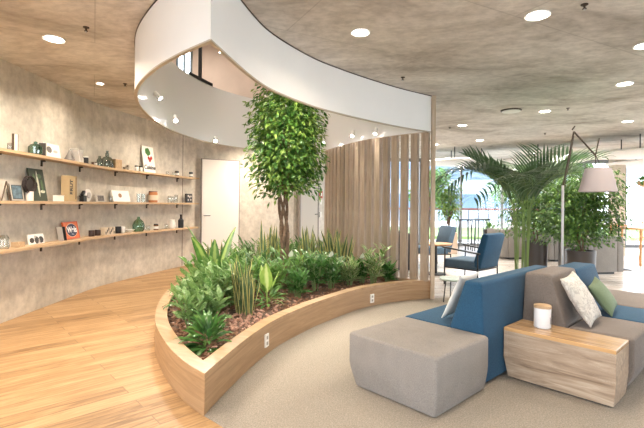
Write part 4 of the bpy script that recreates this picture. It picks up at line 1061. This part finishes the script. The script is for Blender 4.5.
boxsofa('beige high backed sofa beyond the blue armchair', 5.08, 11.7, radians(188), .5, .8, .78, m_otto)
boxsofa('dark grey high backed sofa between the two potted trees', 6.12, 11.3, radians(190), .6, .75, .76, m_grey)
boxsofa('grey high backed sofa behind the right potted tree', 5.80, 9.3, radians(190), .56, .85, .78, m_grey)
boxsofa('charcoal sofa glimpsed between the right hand slats', 1.62, 9.6, radians(100), .8, .7, .80, m_dark)
# egg chair & round seat
t = thing('shell_chair', 'rounded white and grey shell chair behind the beige sofa', 'armchair', (6.15,13.3,.006))
b = MB(); b.lathe([(.25,.35),(.38,.45),(.42,.62),(.38,.80),(.36,.80),(.39,.62),(.34,.48),(.22,.40)], n=24); b.build('shell', mk('shell_white', (.75,.75,.75), .4), t, smooth=True)
b = MB(); b.tube([(0,0,0),(0,0,.37)], .03); b.lathe([(.25,0),(.25,.02)], n=20); b.build('pedestal', m_steel, t)

# ------------------------------------------------------------------ potted plants in the hall
def pot(t, r, h, mat, taper=.92):
    b = MB(); b.lathe([(r*taper,0),(r,h),(r-.02,h),(r-.03,h-.05),(.0,h-.05)], n=32, close=False); b.add([(r*taper*cos(2*pi*k/32), r*taper*sin(2*pi*k/32), 0) for k in range(32)], [tuple(range(32))]); b.build('pot', mat, t, smooth=50)
rt = random.Random(21)
def bg_tree(name, label, x, y, potr, poth, ttop, cz, cr_, n, L=.10, W=.04, mat=None, potm=None, cx=0):
    t = tree(name, label, x, y, .006, ttop, (cx,0,cz), cr_, n, L, W, [mat or lm_bg, lm_tree3], 3, random.Random(int(x*100)), trunk_r=.022, shell=.25, boxy=.75)
    if potr: pot(t, potr, poth, potm or m_pot, .96)
    return t
bg_tree('potted_ficus', 'leafy ficus in a dark round pot, right behind the sofa', 4.87, 8.1, .26, .58, 1.25, 1.36, (.78,.5,.74), 8000, .085, .042, mat=lm_bg)
bg_tree('potted_ficus', 'leafy ficus in a dark round pot, left and farther behind the palm', 4.80, 9.65, .25, .62, 1.2, 1.36, (.75,.5,.70), 6000, .085, .042)
# kentia palm
t = thing('potted_kentia_palm', 'large palm with long arching fronds behind the blue sofa', 'palm', (2.96, 6.35, .008))
pot(t, .20, .40, m_pot)
fb = MB(); sb = MB(); rp = random.Random(9)
fr = [(178,2.5,2.0),(192,2.6,2.3),(162,2.3,1.6),(208,2.4,2.4),(5,2.4,2.0),(-15,2.3,1.7),(22,2.5,2.1),(95,2.2,1.4),(310,2.3,1.8),(135,2.25,1.2),(10,2.3,1.3),(235,2.3,1.9),(60,2.3,1.4),(174,2.2,1.1),(265,2.2,1.15),(300,2.25,1.3),(248,2.4,2.2),(340,2.4,1.5)]
for az, L, dr in fr:
    az = radians(az); el = radians(88); L *= .93; p = Vector((.09*cos(az*3), .06*sin(az*3), .36)); path = [p.copy()]; M_ = 36
    for k in range(M_):
        q = (k+1)/M_; e = el-dr*(max(0, (q-.44)/.56)**.85); d = Vector((cos(az)*cos(e), sin(az)*cos(e), sin(e))); p = p+d*L/M_; path.append(p.copy())
        if q > .52:
            ll = .50*(sin(pi*min(1, (q-.44)/.62))**.6)+.06; dro = .35+.9*max(0, -sin(e)+.35)
            for sg in (-1, 1):
                leaf(fb, p, az+sg*1.0, e*.6+.30, ll*rp.uniform(.85,1.05), .036, dro*rp.uniform(.7,1.3), 4, .2, .7, 0, 0)
    sb.tube(path, [.0075*(1-.7*i/M_) for i in range(M_+1)], 5)
f = fb.build('fronds', lm_palm, t); f['label'] = 'long narrow dark green leaflets'
sb.build('stems', m_stem, t, smooth=True)
# small things by the glazing
t = bg_tree('potted_ficus', 'bright green small tree in a pale planter box by the far glazing', 3.72, 12.6, 0, 0, 1.0, 1.55, (.38,.35,.62), 1500, mat=lm_tree2)
b = MB(); b.box(-.2,.2,-.2,.2,0,.62); b.build('planter_box', mk('pale_box', (.62,.50,.40), .6), t)
t = thing('grass_pot', 'tall tapered dark pot holding spiky grass by the glazing', 'potted plant', (5.0,12.8,.006)); pot(t, .20, .70, m_pot, .7)
mb = bush(R, 60, .45, .02, (40, 88), 1.0, hub=.02, spread=.1); mb.v = [(x, y, z+.66) for x, y, z in mb.v]; mb.build('grass', lm_mid, t)
# bar stools
def stool(label, x, y, h=.98, rz=0, seatm=None):
    t = thing('bar_stool', label, 'stool', (x, y, .006), rz)
    b = MB(); b.box(-.20,.20,-.18,.18,h-.035,h); b.build('seat', seatm or m_black, t)
    for sx in (-1, 1):
        for sy in (-1, 1):
            b = MB(); b.tube([(sx*.17,sy*.15,h-.035),(sx*.21,sy*.19,0)], .014, 6); b.build('leg', m_black, t)
    b = MB(); 
    for sy in (-1, 1): b.tube([(-.20,sy*.18,.3),(.20,sy*.18,.3)], .009, 6)
    b.build('footrest', m_black, t); return t
stool('dark metal bar stool nearest the pale planter box', 4.42, 13.4)
stool('dark metal bar stool in the middle of the window row', 5.3, 14.2)
stool('dark metal bar stool behind the palm fronds', 4.95, 13.5)
# terrace handrail outside
t = thing('terrace_railing', 'thin metal terrace railing with reddish wooden handrail outside', 'railing', (0,0,0))
b = MB(); b.box(2.2,9.0,17.0,17.08,1.24,1.31); b.build('handrail', mk('red_rail', (.28,.09,.06), .5), t)
for k in range(18):
    b = MB(); x = 2.3+k*.39; b.box(x-.012,x+.012,17.02,17.06,-.05,1.24); b.build('baluster', m_black, t)

# dining tables and chairs to the right
def dtable(label, x, y, w, d, h, rz=0):
    t = thing('high_table', label, 'table', (x, y, .006), rz)
    b = MB(); b.box(-w/2,w/2,-d/2,d/2,h-.045,h); b.build('table_top', m_orange, t)
    for sx in (-1, 1):
        b = MB(); b.tube([(sx*(w/2-.1),-d/2+.08,0),(sx*(w/2-.1),-d/2+.08,h-.045)], .028); b.build('leg', m_orange, t)
        b = MB(); b.tube([(sx*(w/2-.1),d/2-.08,0),(sx*(w/2-.1),d/2-.08,h-.045)], .028); b.build('leg', m_orange, t)
    return t
dtable('orange brown wooden high table at the right, nearest the sofas', 8.25, 10.6, 1.6, .7, .90, radians(8))
dtable('orange brown wooden table farther back by the column', 7.5, 11.9, 1.5, .6, .92)
def wchair(label, x, y, rz, seat=.46, h=.88, mat=None):
    t = thing('wooden_chair', label, 'chair', (x, y, .006), rz); mat = mat or m_orange
    b = MB(); b.loft([(seat-.03,-.2,.2,-.2,.2),(seat,-.2,.2,-.2,.2)], .06); b.build('seat', mat, t)
    for sx in (-1, 1):
        b = MB(); b.tube([(sx*.17,-.17,seat-.02),(sx*.2,-.2,0)], .016, 6); b.build('leg', mat, t)
        b = MB(); b.tube([(sx*.17,.17,h),(sx*.17,.17,seat-.02),(sx*.21,.22,0)], .016, 6); b.build('leg', mat, t)
    b = MB(); b.tube([(-.17,.17,h-.03),(0,.22,h),(.17,.17,h-.03)], .022, 6); b.tube([(-.17,.18,seat+.2),(0,.2,seat+.2),(.17,.18,seat+.2)], .014, 6); b.build('backrest', mat, t)
    return t
wchair('curved wooden chair at the near side of the orange table', 7.75, 9.75, radians(150), .62, 1.05)
wchair('curved wooden chair just right of the black stand', 6.95, 10.9, radians(60), .60, .98)
wchair('wooden chair at the right edge behind the table', 8.75, 11.35, radians(20), .62, 1.02)
wchair('dark wooden chair beside the column', 7.9, 12.8, radians(100), .5, 1.0)

# hanging planters & wire pendant in the right window
for (x, y, z, lb) in [(9.45,12.6,2.15,'round hanging planter with trailing green leaves in the right window'),(9.95,12.9,2.2,'second hanging planter at the right edge of the window')]:
    t = thing('hanging_planter', lb, 'hanging plant', (x, y, z))
    b = MB(); b.lathe([(.05,-.16),(.16,-.10),(.19,0)], n=20, close=False); b.build('bowl', mk('terracotta', (.55,.33,.18), .6), t, smooth=True)
    b = MB(); b.tube([(0,0,0),(0,0,H-z)], .005, 5); b.build('cord', m_black, t)
    mb = bush(R, 90, .26, .06, (-20, 80), 1.4, hub=.05, spread=.12); mb.build('foliage', lm_mid, t)
t = thing('wire_pendant', 'small wire cage pendant lamp in the right window', 'pendant lamp', (8.7,11.4,1.52))
b = MB()
for k in range(6):
    a = k*pi/3; b.tube([(.02*cos(a),.02*sin(a),.22),(.15*cos(a),.15*sin(a),.06),(.10*cos(a),.10*sin(a),-.06)], .006, 5)
b.tube([(.15*cos(k*pi/10),.15*sin(k*pi/10),.06) for k in range(21)], .006, 5); b.build('cage', m_black, t)
b = MB(); b.tube([(0,0,.22),(0,0,H-1.52)], .005, 5); b.build('cord', m_black, t)

# ------------------------------------------------------------------ ceiling fittings
def light_data(name, kind, energy, col, size=.2, parent=None, loc=(0,0,0), rot=None, spot=None, blend=.5):
    l = bpy.data.lights.new(name, kind); l.energy = energy; l.color = col
    if kind == 'AREA': l.shape = 'DISK'; l.size = size; l.spread = radians(150)
    if kind == 'SPOT': l.spot_size = spot; l.spot_blend = blend; l.shadow_soft_size = size
    o = bpy.data.objects.new(name, l); COL.objects.link(o); o.location = loc
    if rot: o.rotation_euler = rot
    if parent: o.parent = parent
    return o
WARM = (1, .84, .66); NEUT = (1, .91, .80)
def downlight(x, y, label, r=.105, power=60, col=WARM, z=H, group=None):
    r *= .70
    t = thing('ceiling_light', label, 'ceiling light', (x, y, z-.001), 0, group)
    b = MB(); b.lathe([(r+.02,-.010),(r+.022,0),(r,0),(r,-.010)], n=32, close=False); b.build('ring', m_white, t, smooth=True)
    b = MB(); b.lathe([(r,-.009),(r,-.002)], n=32); b.build('diffuser', m_lamp, t)
    light_data('ceiling_lamp', 'AREA', power, col, r*1.8, t, (0,0,-.03))
    return t
downlight(-2.70,4.31,'round recessed light over the oak floor in front of the shelves', .115, 60)
downlight(.35,4.08,'round recessed light directly right of the white drum', .10, 9)
downlight(1.83,3.68,'largest looking round recessed light above the sofas', .115, 22)
downlight(3.25,4.35,'round recessed light at the right edge of the picture', .11, 26)
downlight(2.83,8.73,'round recessed light just right of the oak post', .11, 55, NEUT)
downlight(3.91,10.7,'farthest round recessed light, above the palm', .11, 50, NEUT)
downlight(3.81,7.38,'round recessed light left of the floor lamp arm', .11, 50, NEUT)
downlight(4.0,5.70,'round recessed light above the floor lamp shade', .115, 50, NEUT)
downlight(5.8,8.18,'round recessed light beyond the floor lamp, near the ceiling discs', .115, 50, NEUT)
downlight(-3.06,5.9,'small recessed light close to the shelf wall', .05, 14)
gl = 'added recessed lights in the same ceiling, out of view'
for (x, y, p) in [(-2.6,2.2,60),(-1.6,.6,35),(1.2,.9,25),(3.6,.6,25),(-2.45,7.9,34),(-1.2,9.95,65),(6.2,3.5,40),(8.5,6.0,70),(8.8,10.5,80),(6.5,13.2,80),(3.0,11.5,50)]:  # extra lamps added off view to light the drum, walls and hall
    downlight(x, y, 'recessed ceiling light added out of view', .115, p, WARM if x < 3 else NEUT, group=gl)
t = thing('ceiling_grille', 'unlit oval grille in the ceiling between two lights', 'grille', (3.21,7.33,H-.001)); b = MB(); b.lathe([(.16,-.02),(.17,0)], n=28); b.build('rim', m_dkbrown, t); b = MB(); b.lathe([(.15,-.03),(.15,-.02)], n=28); b.build('plate', m_white, t)
for (x, y, lb) in [(-2.22,4.02,'small ceiling sprinkler nearest the recessed light by the drum'),(2.11,3.48,'small dark ceiling sprinkler right of the largest recessed light'),(1.02,5.5,'tiny dark detector dot on the ceiling right of the drum'),(4.07,7.14,'small detector hanging under the middle of the ceiling'),(2.65,8.96,'tiny ceiling detector close to the light beside the oak post'),(4.96,9.59,'flat ceiling detector above the palm'),(-2.72,5.91,'small ceiling detector left of the white drum')]:
    t = thing('ceiling_sprinkler', lb, 'sprinkler', (x, y, H-.001)); b = MB(); b.lathe([(.028,0),(.028,-.006),(.008,-.009),(.008,-.03),(.016,-.034),(.016,-.038)], n=14); b.build('head', m_dkbrown, t)
    b = MB(); b.lathe([(.007,-.050),(.008,-.038)], n=10); b.build('bulb', m_steel, t)
# acoustic discs
for (x, y, r, lb) in [(4.0,12.3,1.15,'white suspended ceiling disc nearest the oak post'),(6.0,11.7,1.1,'white suspended ceiling disc behind the palm fronds'),(7.4,9.95,1.1,'white suspended ceiling disc nearest the floor lamp'),(9.3,12.0,1.2,'white suspended ceiling disc at the far right')]:
    t = thing('ceiling_disc', lb, 'ceiling disc', (x, y, 2.62)); b = MB(); b.lathe([(r-.02,0),(r,.008),(r,.030),(r-.02,.038)], n=48); b.build('panel', mk('disc_white', (.88,.87,.85), .7), t, smooth=50)
    for k in range(3): a = k*2.094+1.9; b = MB(); b.tube([(r*.45*cos(a),r*.45*sin(a),.038),(r*.45*cos(a),r*.45*sin(a),H-2.62-.002)], .013, 6); b.build('rod', m_black, t)

# spotlights on the drum's inner face
def spotlight(p, target, power, label, ang=70):
    p = Vector(p); tg = Vector(target); d = (tg-p).normalized()
    t = thing('spotlight', label, 'spotlight', p)
    a = d.cross(Vector((0,0,1))).normalized(); u = a.cross(d)
    def ring(q, r): return [q+(a*cos(2*pi*k/14)+u*sin(2*pi*k/14))*r for k in range(14)]
    b = MB(); b.tube([-d*.06, d*.05], .028, 14); b.build('housing', m_white, t, smooth=50)
    b = MB(); b.tube([d*.0505, d*.054], .025, 14); b.build('lens', m_spot, t)
    b = MB(); b.tube([Vector((0,0,0)), -Vector((d.x,d.y,0)).normalized()*.10], .008, 8); b.build('bracket', m_white, t)
    o = light_data('spot_lamp', 'SPOT', power, (1,.93,.80), .025, t, d*.07, None, radians(ang), .6)
    o.rotation_euler = d.to_track_quat('-Z', 'Y').to_euler()
    return t
spotlight((-2.15,5.60,2.80), (-.6,5.6,1.2), 130, 'bright spotlight on the left inner face of the drum')
spotlight((-2.16,6.30,2.64), (-1.2,4.5,.5), 120, 'spotlight on a short arm, lower left inside the drum')
spotlight((-1.93,7.72,2.55), (-.9,5.4,.5), 130, 'bright spotlight inside the drum above the white door')
spotlight((.02,8.42,2.60), (-.5,6.2,2.0), 80, 'spotlight above the leftmost slats')
spotlight((.52,7.45,2.63), (.1,6.3,.5), 120, 'spotlight above the slats, middle one of the three')
spotlight((.86,6.98,2.60), (.3,6.2,.4), 110, 'spotlight above the slats, nearest the oak post')
spotlight((-.42,4.62,2.72), (-.5,6.0,2.2), 110, 'spotlight hidden inside the front of the drum')
spotlight((-.85,3.6,2.72), (-.9,4.3,.3), 90, 'spotlight hidden inside the near tip of the drum')
# unseen lamps added to light the upper storey
for (x, y) in [(-2.5,6.0),(1.5,8.0),(-3.5,10.5)]:
    downlight(x, y, 'unseen recessed light added in the upper storey ceiling', .15, 80, (1,.88,.76), 6.5, 'added upper storey recessed lights')

# ------------------------------------------------------------------ outside
struct(slab('ground_outside', [(-40,-60),(60,-60),(60,90),(-40,90)], -.4, -.25, mk('bounce_paving', (.66,.66,.63), .9, noise=.15, nscale=1), 'pale paving outside'), 'pale paving outside', 'ground')  # ground made pale to bounce daylight up to the ceiling
b = MB(); b.box(2,30,21,30,-.25,-.1); struct(b.build('ground_lawn', mk('lawn', (.20,.30,.10), .95, noise=.3, nscale=3)), 'green lawn outside the glazing', 'ground')
t = thing('office_building', 'pale blue grey building across the lawn outside the glazing', 'building', (14,46,-.25))
b = MB(); b.box(-14,14,0,8,0,11); b.build('wall', mk('pale_facade', (.30,.36,.43), .7), t)
for k in range(3): b = MB(); b.box(-13.6,13.6,-.06,0,1.2+k*3.3,2.9+k*3.3); b.build('window_band', mk('blue_window', (.10,.16,.23), .15), t)
for i, (x, y, h) in enumerate([(7.5,30,4.2),(12,27,5),(18,31,5.5),(23,26,4.5)]):
    t = tree('garden_tree', ['slim tree on the lawn, leftmost','second tree on the lawn','third tree on the lawn, the tallest','rightmost tree on the lawn'][i], x, y, -.1, h*.5, (0,0,h*.68), (1.4,1.4,h*.36), 1300, .40, .22, [lm_mid, lm_tree1], 3, random.Random(i+40), trunk_r=.06, shell=.3)

# ------------------------------------------------------------------ world, camera, colour
w = bpy.data.worlds.new('World'); S.world = w; w.use_nodes = True
nt = w.node_tree; bg = nt.nodes['Background']
sky = nt.nodes.new('ShaderNodeTexSky'); sky.sky_type = 'HOSEK_WILKIE'; sky.turbidity = 5; sky.ground_albedo = .4; sky.sun_direction = Vector((.3,-.6,.74)).normalized()
mx = nt.nodes.new('ShaderNodeMix'); mx.data_type = 'RGBA'; mx.inputs[0].default_value = .55
nt.links.new(sky.outputs[0], mx.inputs[6]); mx.inputs[7].default_value = (.85,.92,1,1)
nt.links.new(mx.outputs[2], bg.inputs[0]); bg.inputs[1].default_value = 10.5

cam = bpy.data.cameras.new('Camera'); co = bpy.data.objects.new('Camera', cam); COL.objects.link(co)
cam.sensor_width = 36; cam.lens = 36*430/644; cam.clip_end = 300
cam.shift_y = -(214-204.6)/644
co.matrix_world = Matrix.Translation((0,0,1.4)) @ Matrix.Rotation(radians(90), 4, 'X') @ Matrix.Rotation(radians(.5), 4, 'Z')
S.camera = co
S.view_settings.view_transform = 'Standard'; S.view_settings.look = 'None'; S.view_settings.exposure = 0.25; S.view_settings.gamma = 1
S.view_settings.use_curve_mapping = False
S.cycles.use_denoising = True
S.cycles.max_bounces = 8; S.cycles.diffuse_bounces = 5; S.cycles.glossy_bounces = 3; S.cycles.transparent_max_bounces = 12; S.cycles.transmission_bounces = 4
S.cycles.sample_clamp_indirect = 6; S.cycles.caustics_reflective = False; S.cycles.caustics_refractive = False
